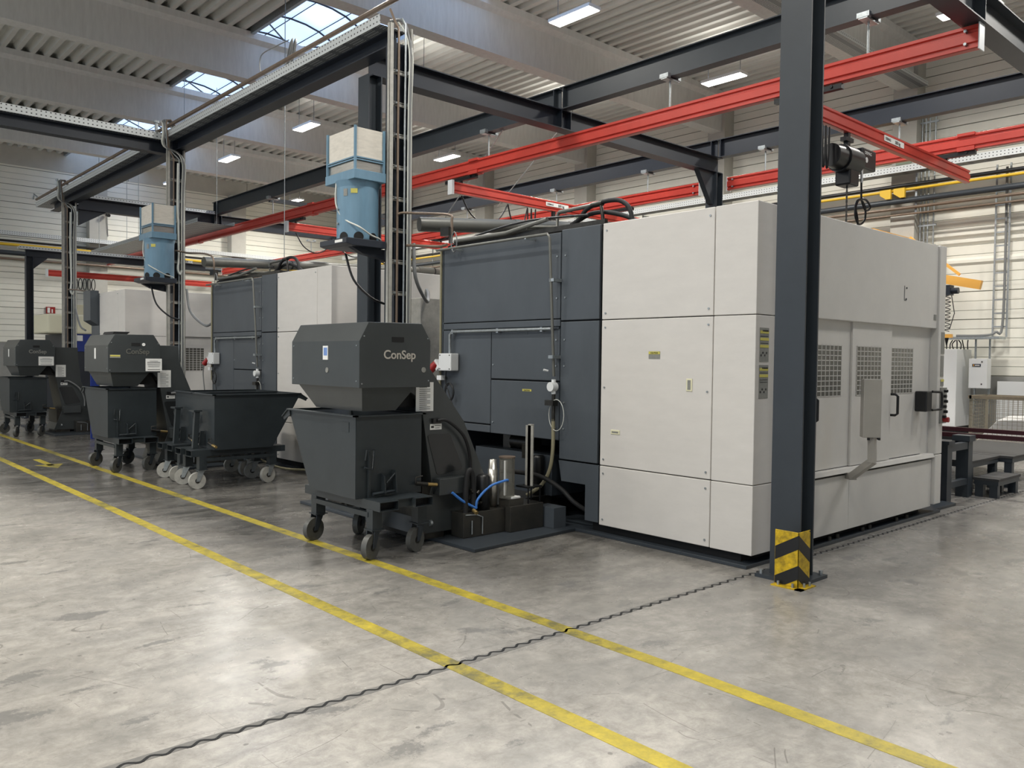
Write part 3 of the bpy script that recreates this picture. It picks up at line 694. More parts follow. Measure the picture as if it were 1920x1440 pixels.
# ------------------------------------------------------------------ machine enclosures
def screw(mb, x, y, z, ax='x'):
    if ax == 'x': mb.cyl((x, y, z), (x-.008, y, z), .009, 6)
    else: mb.cyl((x, y, z), (x, y-.008, z), .009, 6)
def machine(x0, y0, label, detail, L_=3.95):
    t = thing('milling_machine', label, 'machine', (x0, y0, 0), 'large enclosed milling machines in a row')
    X, Y = x0, y0
    def fp(ya, yb, z0_, z1_, m, name='front_panel', lab=None, g=.004, bev=.006):
        return MB().box(X, X+.03, Y+ya+g, Y+yb-g, z0_+g, z1_-g).build(name, m, t, bevel=bev, label=lab)
    for (z0_, z1_) in ((.10, .65), (.65, 1.975), (1.975, 2.85)):
        # corner column wraps around
        MB().prism([(X, Y), (X+.85, Y), (X+.85, Y+.03), (X+.03, Y+.03), (X+.03, Y+.381), (X, Y+.381)], 'z', z0_+.003, z1_-.003).build('corner_panel', WHITE, t, bevel=.005, label='white corner panel')
        p = fp(.385, 1.578, z0_, z1_, WHITE, lab='white front panel')
        for yy in (.43, 1.53):
            for zz in ((z0_+.06), (z1_-.07)) + (((z0_+z1_)/2+.05,) if z1_-z0_ > 1 else ()):
                mb = MB(); screw(mb, X, Y+yy, zz); mb.build('screw', GALV, p)
    # slate grey panels
    fp(1.605, 2.10, 1.98, 2.85, GREY, lab='slate grey panel'); fp(1.605, 2.10, .655, 1.975, GREY, lab='slate grey panel')
    MB().prism([(Y+1.588, .12), (Y+1.75, .12), (Y+1.75, .45), (Y+2.06, .45), (Y+2.10, .645), (Y+1.588, .645)], 'x', X, X+.03).build('front_panel', GREY, t, label='slate grey cut-out foot panel')
    if L_ > 3:
      fp(2.105, 3.95, 2.0, 2.83, GREY, lab='wide upper slate grey panel')
      fp(2.105, 3.95, 1.925, 2.0, GREY)
      fp(3.11, 3.95, .92, 1.925, GREY); fp(2.105, 3.11, 1.40, 1.925, GREY, bev=.008); fp(2.105, 3.11, .83, 1.395, GREY); fp(3.11, 3.90, .83, .915, GREY)
      MB().box(X-.012, X+.02, Y+2.11, Y+3.10, 1.905, 1.925).build('hinge_strip', STEEL, t)
    for yy in (2.15, 2.04, 3.07):
        for zz in (.95, 1.2, 1.55, 1.8, 2.2, 2.6):
            if (yy != 3.07 or zz in (.95, 1.55)) and (L_ > 3 or yy < 2.1): mb = MB(); screw(mb, X, Y+yy, zz); mb.build('screw', GALV, t)
    # dark body and underside void
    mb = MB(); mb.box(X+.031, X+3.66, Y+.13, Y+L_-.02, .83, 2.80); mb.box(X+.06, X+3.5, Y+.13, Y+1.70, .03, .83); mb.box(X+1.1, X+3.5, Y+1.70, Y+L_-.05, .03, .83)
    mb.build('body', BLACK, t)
    MB().box(X, X+3.66, Y+L_-.02, Y+L_+.01, .1, 2.83).build('end_wall', GREY, t)
    # base sheet
    # right (door) side
    MB().box(X+.855, X+3.53, Y, Y+.10, 1.985, 2.855).build('header_panel', WHITE2, t, bevel=.006, label='light grey header above the sliding doors')
    mb = MB(); mb.box(X+2.69, X+2.696, Y-.003, Y, 2.24, 2.38); mb.box(X+2.69, X+2.74, Y-.003, Y, 2.235, 2.241); screw(mb, X+2.74, Y, 2.36, 'y'); screw(mb, X+2.73, Y, 2.25, 'y'); mb.build('cover_slot', STEEL, t)
    MB().box(X+3.44, X+3.50, Y-.004, Y, 2.07, 2.13).build('sticker', STICK, t)
    MB().prism([(X+3.53, Y-.02), (X+3.70, Y-.02), (X+3.70, Y+.25), (X+3.53, Y+.25)], 'z', .655, 2.86).build('end_post', WHITE2, t, bevel=.008)
    MB().box(X+3.53, X+3.70, Y-.02, Y+.25, .12, .65).build('end_post', WHITE2, t, bevel=.008)
    MB().box(X+3.33, X+3.53, Y+.06, Y+.12, .66, 1.985).build('door_recess', WHITE2, t)
    for (a, b_, dy, wa, wb) in ((.86, 1.695, .055, 1.0, 1.515), (1.69, 2.52, .035, 1.775, 2.28), (2.515, 3.335, .06, 2.567, 3.08)):
        d = MB().box(X+a, X+b_, Y+dy, Y+dy+.02, .67, 1.99).build('sliding_door', WHITE2, t, bevel=.003)
        p = MB().box(X+wa, X+wb, Y+dy-.002, Y+dy+.001, 1.315, 1.765).build('window_pane', GLASSD, d)
        mb = MB(); n1, n2 = 7, 10
        if wa > 2.3 or True:
            for i in range(n1+1): xx = X+wa+(wb-wa)*i/n1; mb.box(xx-.0045, xx+.0045, Y+dy-.004, Y+dy-.002, 1.31, 1.77)
            for i in range(n2+1): zz = 1.315+.45*i/n2; mb.box(X+wa-.0045, X+wb+.0045, Y+dy-.004, Y+dy-.002, zz-.0035, zz+.0035)
        mb.build('window_grid', WHITE2, d)
    for xh in (.965, 2.565):
        MB().tube([(X+xh-.02, Y+.055, 1.105), (X+xh-.02, Y, 1.105), (X+xh-.01, Y-.02, 1.12), (X+xh-.01, Y-.02, 1.29), (X+xh-.02, Y, 1.31), (X+xh-.02, Y+.055, 1.31)], .013, 8).build('door_handle', BLKP, t, label='black door handle')
    MB().prism([(Y-.015, .625), (Y+.06, .60), (Y+.06, .665), (Y-.0, .665)], 'x', X+.855, X+3.53).build('sill_rail', WHITE2, t, bevel=.003)
    MB().box(X+.855, X+1.635, Y+.015, Y+.04, .10, .60).build('lower_panel', WHITE2, t, bevel=.003)
    MB().box(X+1.64, X+3.525, Y+.015, Y+.04, .10, .60).build('lower_panel', WHITE2, t, bevel=.003)
    mb = MB()
    for xx in (1.35, 1.5, 2.0, 2.15, 2.75, 3.0): mb.cyl((X+xx, Y+.05, .03), (X+xx, Y+.05, .07), .022, 8)
    mb.build('levelling_foot', IRON, t)
    if detail:
        # grey tilting guard box on bent arm
        g = MB().prism([(X+1.27, Y-.27), (X+1.38, Y-.375), (X+1.47, Y-.31), (X+1.36, Y-.20)], 'z', .975, 1.475).build('pendant_box', BOXG, t, bevel=.006, label='tall grey control box cover on an arm')
        mb = MB(); mb.bar((X+1.38, Y-.30, .975), (X+1.39, Y-.30, .76), .055, .055, (0, 1, 0)); mb.bar((X+1.39, Y-.31, .775), (X+1.50, Y-.07, .60), .055, .055); mb.bar((X+1.50, Y-.09, .60), (X+1.60, Y+.02, .595), .055, .055)
        mb.build('support_arm', BOXG, t)
        mb = MB()
        for dx, dy in ((1.31, -.30), (1.38, -.36), (1.44, -.32)): mb.cyl((X+dx, Y+dy, .975), (X+dx, Y+dy, .955), .012, 8)
        mb.build('rubber_foot', BLKP, g)
        # operator panel by the end post
        MB().box(X+3.16, X+3.30, Y-.06, Y+.06, 1.12, 1.33).build('panel_housing', BLKP, t, bevel=.01, label='black housing beside the operator strip')
        MB().tube([(X+3.30, Y-.06, 1.135), (X+3.43, Y-.10, 1.14), (X+3.45, Y-.10, 1.17), (X+3.45, Y-.10, 1.29), (X+3.43, Y-.10, 1.32), (X+3.30, Y-.06, 1.325)], .013, 8).build('grab_handle', BLKP, t)
        s = MB().box(X+3.60, X+3.76, Y-.035, Y-.02, .98, 1.36).build('operator_strip', STICK, t)
        mb = MB()
        for i in range(6): mb.cyl((X+3.66+.03*(i % 2), Y-.035, 1.05+i*.055), (X+3.66+.03*(i % 2), Y-.07, 1.05+i*.055), .016, 8)
        mb.build('push_button', BLKP, s)
        MB().cyl((X+3.68, Y-.035, 1.02), (X+3.68, Y-.09, 1.02), .028, 12).build('emergency_stop', REDPLUG, s)
        MB().box(X+3.60, X+3.69, Y-.024, Y-.02, 1.72, 1.95).build('sticker', STICK, t); MB().box(X+3.60, X+3.68, Y-.024, Y-.02, 1.48, 1.70).build('sticker', STICK, t)
        p = MB().box(X+3.61, X+3.69, Y-.024, Y-.02, 1.38, 1.45).build('sticker', STICK, t); MB().box(X+3.61, X+3.69, Y-.027, Y-.024, 1.425, 1.45).build('sticker_band', STICKY, p)
        # warning plates on the narrow side of the corner
        for z0_, z1_, bands in ((1.61, 1.875, (1.83, 1.775, 1.72)), (1.325, 1.585, (1.54, 1.49))):
            p = MB().box(X+.055, X+.185, Y-.003, Y, z0_, z1_).build('warning_plate', STICK, t, label='grey warning plate with yellow bands')
            mb = MB()
            for zz in bands: mb.box(X+.058, X+.182, Y-.005, Y-.003, zz, zz+.022)
            mb.build('yellow_band', STICKY, p)
            mb = MB()
            for i in range(7):
                zz = z0_+.125+i*.018
                if all(abs(zz-b_-.01) > .018 for b_ in bands): mb.box(X+.065, X+.172, Y-.005, Y-.003, zz, zz+.004)
            for i in range(4): mb.cyl((X+.075+.026*i, Y-.003, z0_+.05+.02*(i % 2)), (X+.075+.026*i, Y-.005, z0_+.05+.02*(i % 2)), .009, 8)
            mb.build('printed_text', INK, p)
            text('printed_word', 'WARNING', .018, (X+.09, Y-.0055, z1_-.03), (1, 0, 0), (0, 0, 1), INK, p, .0004)
        # sticker, recessed latches on the white front panels
        p = MB().box(X-.003, X, Y+.91, Y+1.03, 1.625, 1.69).build('caution_sticker', STICK, t); MB().box(X-.005, X-.003, Y+.91, Y+1.03, 1.665, 1.688).build('yellow_band', STICKY, p)
        text('printed_word', 'CAUTION', .018, (X-.0055, Y+1.01, 1.670), (0, -1, 0), (0, 0, 1), INK, p, .0004)
        for (ya, yb, za, zb) in ((.575, .635, 1.36, 1.465), (1.34, 1.445, .945, .985)):
            p = MB().box(X-.006, X, Y+ya, Y+yb, za, zb).build('latch_frame', mat('cream_plastic', (226, 222, 190), .4), t, bevel=.003); MB().box(X-.008, X-.006, Y+ya+.015, Y+yb-.015, za+.013, zb-.013).build('latch', STICK, p)
        p = MB().box(X-.003, X, Y+2.49, Y+2.62, 1.29, 1.312).build('caution_sticker', STICKY, t); text('printed_word', 'CAUTION', .02, (X-.0035, Y+2.60, 1.293), (0, -1, 0), (0, 0, 1), INK, p, .0004)
        MB().box(X-.003, X, Y+2.55, Y+2.68, 1.86, 1.89).build('caution_sticker', GREY, t)
    return t
M1 = machine(5.636, 3.42, 'nearest white and slate grey machine enclosure, beside the foreground column', True)
M2 = machine(5.636, 9.82, 'second white and slate grey machine enclosure, behind the empty tipping skips', False)
M3 = machine(5.0, 16.30, 'farthest white machine enclosure, behind the second chip separator', False, 2.12)
MB().prism([(4.84, 2.30), (5.0, 2.2), (5.0, 2.9), (4.84, 2.9)], 'y', 17.92, 18.40).build('side_box', GREY, M3, label='grey box projecting from the machine corner')

# things above machine 1 / 2 fronts : pipes
def front_services(x0, y0, n, which):
    X = x0-.03; Y = y0
    t = thing('service_pipes', 'steel pipes and flow meter on the slate grey front of the %s machine' % which, 'pipes', (X, Y+2.2, 0), 'pipes on the machine fronts')
    MB().tube([(X-.10, Y+3.90, 2.80), (X-.10, Y+2.16, 2.80), (X-.09, Y+2.14, 2.76), (X-.02, Y+2.13, 1.45)], .014, 8).build('riser_pipe', DUCT, t)
    MB().tube([(X+.03, Y+3.74, 2.90), (X+.03, Y+2.9, 2.90), (X+.03, Y+2.3, 2.97)], .022, 8).build('return_pipe', DUCT, t)
    MB().tube([(X+.02, Y+3.97, 1.2), (X+.02, Y+3.97, 2.85)], .014, 8).build('edge_pipe', OLIVE, t)
    MB().tube([(X-.01, Y+2.18, 1.905), (X-.01, Y+3.72, 1.905), (X-.01, Y+3.76, 1.87), (X-.01, Y+3.76, 1.67)], .016, 8).build('conduit', GALV, t)
    for yy in (2.3, 2.95, 3.7): MB().box(X-.02, X+(.018 if yy < 3 else .03), Y+yy, Y+yy+.03, 1.88, 1.925).build('pipe_clip', GALV, t)
    for zz in (2.35, 1.62): MB().box(X-.08, X+.03, Y+2.09, Y+2.15, zz, zz+.03).build('pipe_clip', GALV, t)
    for yy in (2.45, 3.6): MB().box(X-.11, X+.03, Y+yy, Y+yy+.02, 2.78, 2.80).build('pipe_clip', GALV, t)
    MB().cyl((X-.07, Y+2.13, 1.35), (X+.0, Y+2.13, 1.35), .045, 18).cyl((X-.02, Y+2.13, 1.42), (X-.02, Y+2.13, 1.28), .022, 10).build('water_meter', WHITEP, t)
    MB().cyl((X-.02, Y+2.13, 1.28), (X-.02, Y+2.13, 1.02), .018, 10).box(X-.07, X+0, Y+2.09, Y+2.20, 1.17, 1.22).build('valve', IRON, t)
    MB().tube([(X-.02, Y+2.21, 1.50), (X-.06, Y+2.23, 1.51)], .012, 6).build('valve_lever', WHITEP, t)
    MB().tube([(X-.03+.0*k, Y+2.08+.10*math.cos(2*PI*k/20), 1.08+.15*math.sin(2*PI*k/20)) for k in range(20)], .004, 5, closed=True).build('thin_wire', CABLEW, t)
    MB().tube(smooth_path([(X-.02, Y+2.13, 1.04), (X-.02, Y+2.13, .75), (X-.03, Y+2.16, .55), (X-.08, Y+2.22, .40), (X-.2, Y+2.3, .30)]), .018, 8).build('drain_hose', OLIVE, t)
    # junction box with red plug and cable coil
    b_ = thing('junction_box', 'white electric junction box with red socket on the front of the %s machine' % which, 'electric box', (X, Y+3.7, 1.45), 'junction boxes on the machine fronts')
    MB().box(X-.09, X+.02, Y+3.64, Y+3.86, 1.475, 1.665).build('enclosure', WHITEP, b_, bevel=.008)
    mb = MB()
    for yy in (3.665, 3.835):
        for zz in (1.495, 1.645): mb.cyl((X-.09, Y+yy, zz), (X-.093, Y+yy, zz), .008, 6)
    mb.build('screw', IRON, b_)
    MB().prism([(Y+3.87, 1.52), (Y+3.95, 1.60), (Y+3.99, 1.56), (Y+3.93, 1.47)], 'x', X-.07, X).build('socket_body', WHITEP, b_)
    MB().cyl((X-.05, Y+3.95, 1.55), (X-.09, Y+4.02, 1.47), .045, 14).build('red_plug', REDPLUG, b_)
    MB().box(X-.06, X, Y+3.85, Y+3.93, 1.37, 1.42).build('small_switch', WHITEP, b_)
    mb = MB()
    for r_ in (.10, .085): mb.tube([(X-.03, Y+3.74+r_*.8*math.cos(2*PI*k/24), 1.24+r_*math.sin(2*PI*k/24)) for k in range(24)], .008, 5, closed=True)
    mb.tube(smooth_path([(X-.03, Y+3.80, 1.47), (X-.03, Y+3.80, 1.33), (X-.03, Y+3.66, 1.05), (X-.03, Y+3.74, .95)]), .007, 5)
    mb.build('cable_coil', BLKP, b_)
    MB().tube(smooth_path([(X-.09, Y+4.02, 1.46), (X-.10, Y+4.04, 1.3), (X-.08, Y+4.0, .95)]), .009, 6).build('supply_cable', CABLEG, b_)
    return t
front_services(5.636, 3.42, 1, 'nearest'); front_services(5.636, 9.82, 2, 'second')
# top clutter on machines: duct, risers, black hoses
def top_services(x0, y0, which):
    X, Y = x0, y0
    t = thing('coolant_hoses', 'black hoses and grey pipes on top of the %s machine' % which, 'hoses', (X+.5, Y+2.0, 2.85), 'hoses on the machine roofs')
    MB().tube(smooth_path([(X+.31, Y+2.27, 2.95), (X+.31, Y+2.17, 2.99), (X+.31, Y+2.07, 3.075), (X+.31, Y+1.93, 3.115), (X+.31, Y+1.76, 3.125), (X+.31, Y+1.63, 3.10), (X+.31, Y+1.53, 3.02), (X+.31, Y+1.48, 2.86)]), .022, 10).build('black_hose', RUBBER, t)
    MB().tube(smooth_path([(X+.36, Y+2.33, 2.95), (X+.36, Y+2.2, 3.0), (X+.36, Y+2.05, 3.04), (X+.36, Y+1.85, 3.03), (X+.36, Y+1.6, 2.96), (X+.36, Y+1.45, 2.88)]), .022, 10).build('black_hose', RUBBER, t)
    MB().tube(smooth_path([(X+.3, Y+2.1, 2.93), (X+.3, Y+1.8, 2.90), (X+.3, Y+1.5, 2.87)]), .022, 10).build('black_hose', RUBBER, t)
    MB().tube([(X+.03, Y+2.62, 2.93), (X+.31, Y+2.47, 2.945), (X+.31, Y+2.465, 3.07), (X+.31, Y+2.44, 3.095), (X+.31, Y+1.93, 3.11)], .020, 10).build('grey_pipe', DUCT, t)
    mb = MB(); mb.tube([(X+.31, Y+1.95, 3.11), (X+.31, Y+1.88, 3.10), (X+.31, Y+1.86, 3.0), (X+.31, Y+1.84, 2.85)], .018, 8); mb.cyl((X+.31, Y+2.0, 3.107), (X+.31, Y+1.86, 3.113), .028, 8); mb.build('pipe_elbow', IRON, t)
    MB().box(X+.05, X+.09, Y+1.6, Y+3.8, 2.85, 2.90).box(X+.2, X+2.9, Y+1.2, Y+3.6, 2.801, 2.86).build('cable_channel', IRON, t)
    MB().tube(smooth_path([(X+.06, Y+3.93, 2.86), (X+.05, Y+3.3, 2.95), (X+.05, Y+2.6, 3.0), (X+.05, Y+1.8, 2.96)]), .012, 6).build('black_cable', BLKP, t)
    v = MB(); v.cyl((X-.02, Y+3.79, 2.88), (X-.02, Y+3.79, 3.05), .022, 8); v.box(X-.06, X+.02, Y+3.78, Y+3.93, 2.97, 3.06)
    v.build('valve', IRON, t)
    MB().tube([(X-.06, Y+3.68+.05*math.cos(2*PI*k/16), 2.88+.11*math.sin(2*PI*k/16)) for k in range(16)], .007, 5, closed=True).build('hose_loop', CABLEG, t)
top_services(5.636, 3.42, 'nearest'); top_services(5.636, 9.82, 'second'); 
def duct(label, p0, p1, r, rings):
    t = thing('round_duct', label, 'duct', p0, 'thick grey round ducts')
    MB().cyl(p0, p1, r, 28).build('tube', DUCT, t)
    a, b_ = Vector(p0), Vector(p1)
    for f in rings: MB().cyl(a.lerp(b_, f-.012), a.lerp(b_, f+.012), r*1.08, 28).build('sleeve', DUCT, t)
    for f in rings: MB().cyl(a.lerp(b_, f+.07), a.lerp(b_, f+.075), r*1.04, 28).build('clamp_band', BLKP, t)
    return t
duct('thick grey duct lying above the nearest machine', (5.9, 8.2, 3.235), (8.9, 7.3, 3.42), .088, (.42,))
d2 = duct('thick grey duct above the second machine reaching behind the dark column', (5.85, 14.7, 3.30), (11.4, 15.3, 3.62), .088, (.25, .93))
for xx in (7.5, 10.2): MB().tube([(xx, 14.7+(xx-5.85)*.108, 3.38+(xx-5.85)*.058), (xx, 14.7+(xx-5.85)*.108, ZR-.01)], .008, 5).build('suspension_rod', GALV, d2)
MB().tube([(11.4, 15.3, 3.62), (11.6, 15.32, 3.6), (11.7, 15.33, 3.5), (11.72, 15.33, 3.3)], .088, 20).build('elbow', DUCT, d2)
# open gap behind machine 2: light cabinet wall seen over machine
tag(MB().box(11.9, 13.0, 14.0, 15.9, 0, 3.42).build('tall_cabinet', WHITE2, bevel=.02), 'tall light grey cabinet beyond the gap between the machines', 'cabinet')

# drip trays under the machines
def drip_tray(label, poly):
    o = MB().prism(poly, 'z', 0, .03).build('drip_tray', STEEL, bevel=.004)
    return tag(o, label, 'tray', 'black drip trays under the machines')
for dy, l in ((0, 'nearest'), (6.4, 'second')):
    drip_tray('dark steel drip tray under the %s machine and its chip separator' % l, [(5.60, 3.44+dy), (9.45, 3.44+dy), (9.45, 3.50+dy), (10.05, 3.49+dy), (10.10, 3.66+dy), (9.5, 3.8+dy), (9.5, 7.5+dy), (4.33, 8.2+dy), (4.33, 5.20+dy), (5.62, 5.27+dy)])
drip_tray('dark steel drip tray under the farthest machine', [(4.96, 16.3), (8.7, 16.3), (8.7, 20.4), (4.2, 20.9), (4.2, 17.95), (4.96, 17.95)])

# ------------------------------------------------------------------ chip separators
def separator(hx, hy, which, kind):
    """hx,hy : near bottom corner of hood"""
    px = hx-3.433; X = lambda v: v+px; py = hy-5.55; Yy = lambda v: v+py
    t = thing('chip_separator', 'graphite chip separator with chamfered hood, %s' % which, 'machine', (X(4.3), Yy(6.0), .03), 'chip separators between skips and machines')
    h = MB().prism([(X(3.433), 1.366), (X(3.433), 1.737), (X(3.515), 1.887), (X(4.03), 1.893), (X(4.12), 1.75), (X(4.12), 1.366)], 'y', Yy(5.55), Yy(6.66)).build('hood', HOODM, t, bevel=.004)
    mb = MB()
    for (xx, zz) in ((3.475, 1.775), (4.09, 1.77), (3.455, 1.4), (4.1, 1.42)): mb.cyl((X(xx), Yy(5.55), zz), (X(xx), Yy(5.545), zz), .006, 6)
    for (yy, zz) in ((5.59, 1.70), (5.59, 1.42), (6.62, 1.70), (6.62, 1.42)): mb.cyl((X(3.433), Yy(yy), zz), (X(3.428), Yy(yy), zz), .006, 6)
    mb.build('screw', GALV, h)
    MB().box(X(3.735), X(3.85), Yy(5.546), Yy(5.552), 1.735, 1.775).build('grip_slot', BLACK, h)
    if kind == 1: text('logo_text', 'ConSep', .098, (X(3.655), Yy(5.547), 1.600), (1, 0, 0), (0, 0, 1), LETTER, h, .0016)
    else:
        text('logo_text', 'ConSep', .098, (X(3.66), Yy(5.547), 1.625), (1, 0, 0), (0, 0, 1), STICK if kind == 3 else mat('faded_letter_metal', (98, 98, 92), .5), h, .0016)
    # chute
    MB().hex([(X(3.53), Yy(5.66), 1.175), (X(3.85), Yy(5.66), 1.175), (X(3.85), Yy(6.40), 1.175), (X(3.53), Yy(6.40), 1.175)],
             [(X(3.47), Yy(5.57), 1.368), (X(3.98), Yy(5.57), 1.368), (X(3.98), Yy(6.60), 1.368), (X(3.47), Yy(6.60), 1.368)]).build('chute', HOODM, t)
    ext = {1: 0, 2: .18, 3: .32}[kind]
    prof = [(X(4.05), 1.75), (X(4.27+ext), 1.75), (X(4.28+ext), 1.51), (X(4.65), 1.045), (X(4.90), .54), (X(4.90), .30), (X(4.90), .08), (X(4.15), .08), (X(4.30), .49), (X(4.17), 1.25), (X(4.05), 1.40)]
    if kind == 1: prof = [(X(3.98), 1.366), (X(4.10), 1.72), (X(4.20), 1.60)]+prof[3:9]+[(X(4.17), 1.25)]
    c = MB().prism(prof, 'y', Yy(5.75), Yy(6.42)).build('conveyor_casing', HOODM, t, bevel=.004)
    MB().prism([(X(3.80), 1.20), (X(4.06), 1.366), (X(4.16), 1.18)], 'y', Yy(5.80), Yy(6.4)).build('baffle', BLACK, t)
    MB().prism([(X(4.245), .93), (X(4.27), .945), (X(4.47), .945), (X(4.495), .925), (X(4.63), .64), (X(4.62), .62), (X(4.37), .585), (X(4.345), .60)], 'y', Yy(5.744), Yy(5.751)).build('inspection_pane', PORT, c)
    MB().box(X(4.285), X(4.37), Yy(5.72), Yy(5.75), 1.045, 1.085).build('cable_gland', BLKP, c)
    p = MB().box(X(4.27), X(4.395), Yy(5.746), Yy(5.75), .985, 1.035).build('name_plate', PAPER, c); MB().box(X(4.28), X(4.31), Yy(5.745), Yy(5.7465), 1.0, 1.02).box(X(4.32), X(4.385), Yy(5.745), Yy(5.7465), 1.018, 1.022).box(X(4.32), X(4.37), Yy(5.745), Yy(5.7465), .998, 1.002).build('printed_text', INK, p)
    MB().tube(smooth_path([(X(4.33), Yy(5.72), 1.065), (X(4.42), Yy(5.69), 1.06), (X(4.60), Yy(5.69), .92), (X(4.70), Yy(5.722), .72), (X(4.71), Yy(5.73), .55)]), .015, 8).build('hose', CABLEG if kind != 1 else RUBBER, c)
    # paper notices
    pz = (1.15, 1.40) if kind == 1 else (1.15, 1.395)
    n = MB().box(X(4.115+ext*.2), X(4.30+ext*.2), Yy(5.743), Yy(5.75), pz[0], pz[1]).build('paper_notice', PAPER, c)
    mb = MB()
    for i in range(12):
        zz = pz[1]-.045-i*.017; mb.box(X(4.15+ext*.2), X(4.15+ext*.2)+.115*(1 if i % 3 else .7), Yy(5.741), Yy(5.743), zz, zz+.004)
    mb.build('printed_lines', INK, n)
    if kind == 1:
        s = MB().box(X(3.428), X(3.433), Yy(6.03), Yy(6.11), 1.585, 1.70).build('white_label', PAPER, h)
        mb = MB()
        for i in range(3): mb.box(X(3.426), X(3.428), Yy(6.04+i*.02), Yy(6.052+i*.02), 1.62, 1.685)
        mb.build('blue_mark', HOSEB, s)
        MB().cyl((X(3.433), Yy(6.045), 1.50), (X(3.428), Yy(6.045), 1.50), .022, 16).build('round_label', STICK, h)
        MB().cyl((X(4.05), Yy(5.55), 1.51), (X(4.05), Yy(5.545), 1.51), .022, 16).build('round_label', STICK, h)
    else:
        nx = (X(3.92), X(4.14)) if kind == 2 else (X(3.83), X(4.10))
        s = MB().box(nx[0], nx[1], Yy(5.543), Yy(5.549), 1.385, 1.56).build('paper_notice', PAPER, h)
        mb = MB()
        w_ = nx[1]-nx[0]
        for i, f in enumerate((.5, .8, .8, .75, .7, 0, .75)):
            zz = 1.525-i*.02
            if f: mb.box(nx[0]+w_*(.5-f/2), nx[0]+w_*(.5+f/2), Yy(5.541), Yy(5.543), zz, zz+(.007 if i in (1, 6) else .004))
        mb.build('printed_lines', INK, s)
        MB().box(X(3.428), X(3.433), Yy(6.1), Yy(6.16), 1.55, 1.70).build('white_label', PAPER, h)
        if kind == 2:
            MB().cyl((X(3.895), Yy(5.55), 1.755), (X(3.895), Yy(5.545), 1.755), .022, 16).build('round_label', PAPER, h)
            p = MB().box(X(3.455), X(3.59), Yy(5.546), Yy(5.55), 1.565, 1.61).build('caution_sticker', STICK, h); MB().box(X(3.46), X(3.585), Yy(5.544), Yy(5.546), 1.585, 1.605).build('yellow_band', STICKY, p)
            MB().prism([(X(3.55), 1.893), (X(3.57), 1.93), (X(3.78), 1.93), (X(3.74), 1.893)], 'y', Yy(5.75), Yy(6.2)).build('open_flap', BLACK, h)
    # foot box between skip and machine
    MB().box(X(4.20), X(4.44), Yy(5.76), Yy(6.4), .03, .50).build('sump', IRON, t)
    MB().box(X(4.30), X(4.62), Yy(5.64), Yy(5.74), .42, .565).build('drive_cover', HOODM, t, bevel=.006)
    MB().cyl((X(4.295), Yy(5.75), .17), (X(4.27), Yy(5.75), .17), .028, 10).build('drain_plug', GALV, t)
    return t
separator(3.433, 5.55, 'nearest, standing behind the loaded skip at centre', 1)
separator(3.433, 11.9, 'second one, with paper notices and open flap on top', 2)
separator(3.60, 18.3, 'farthest, at the left edge of the view', 3)

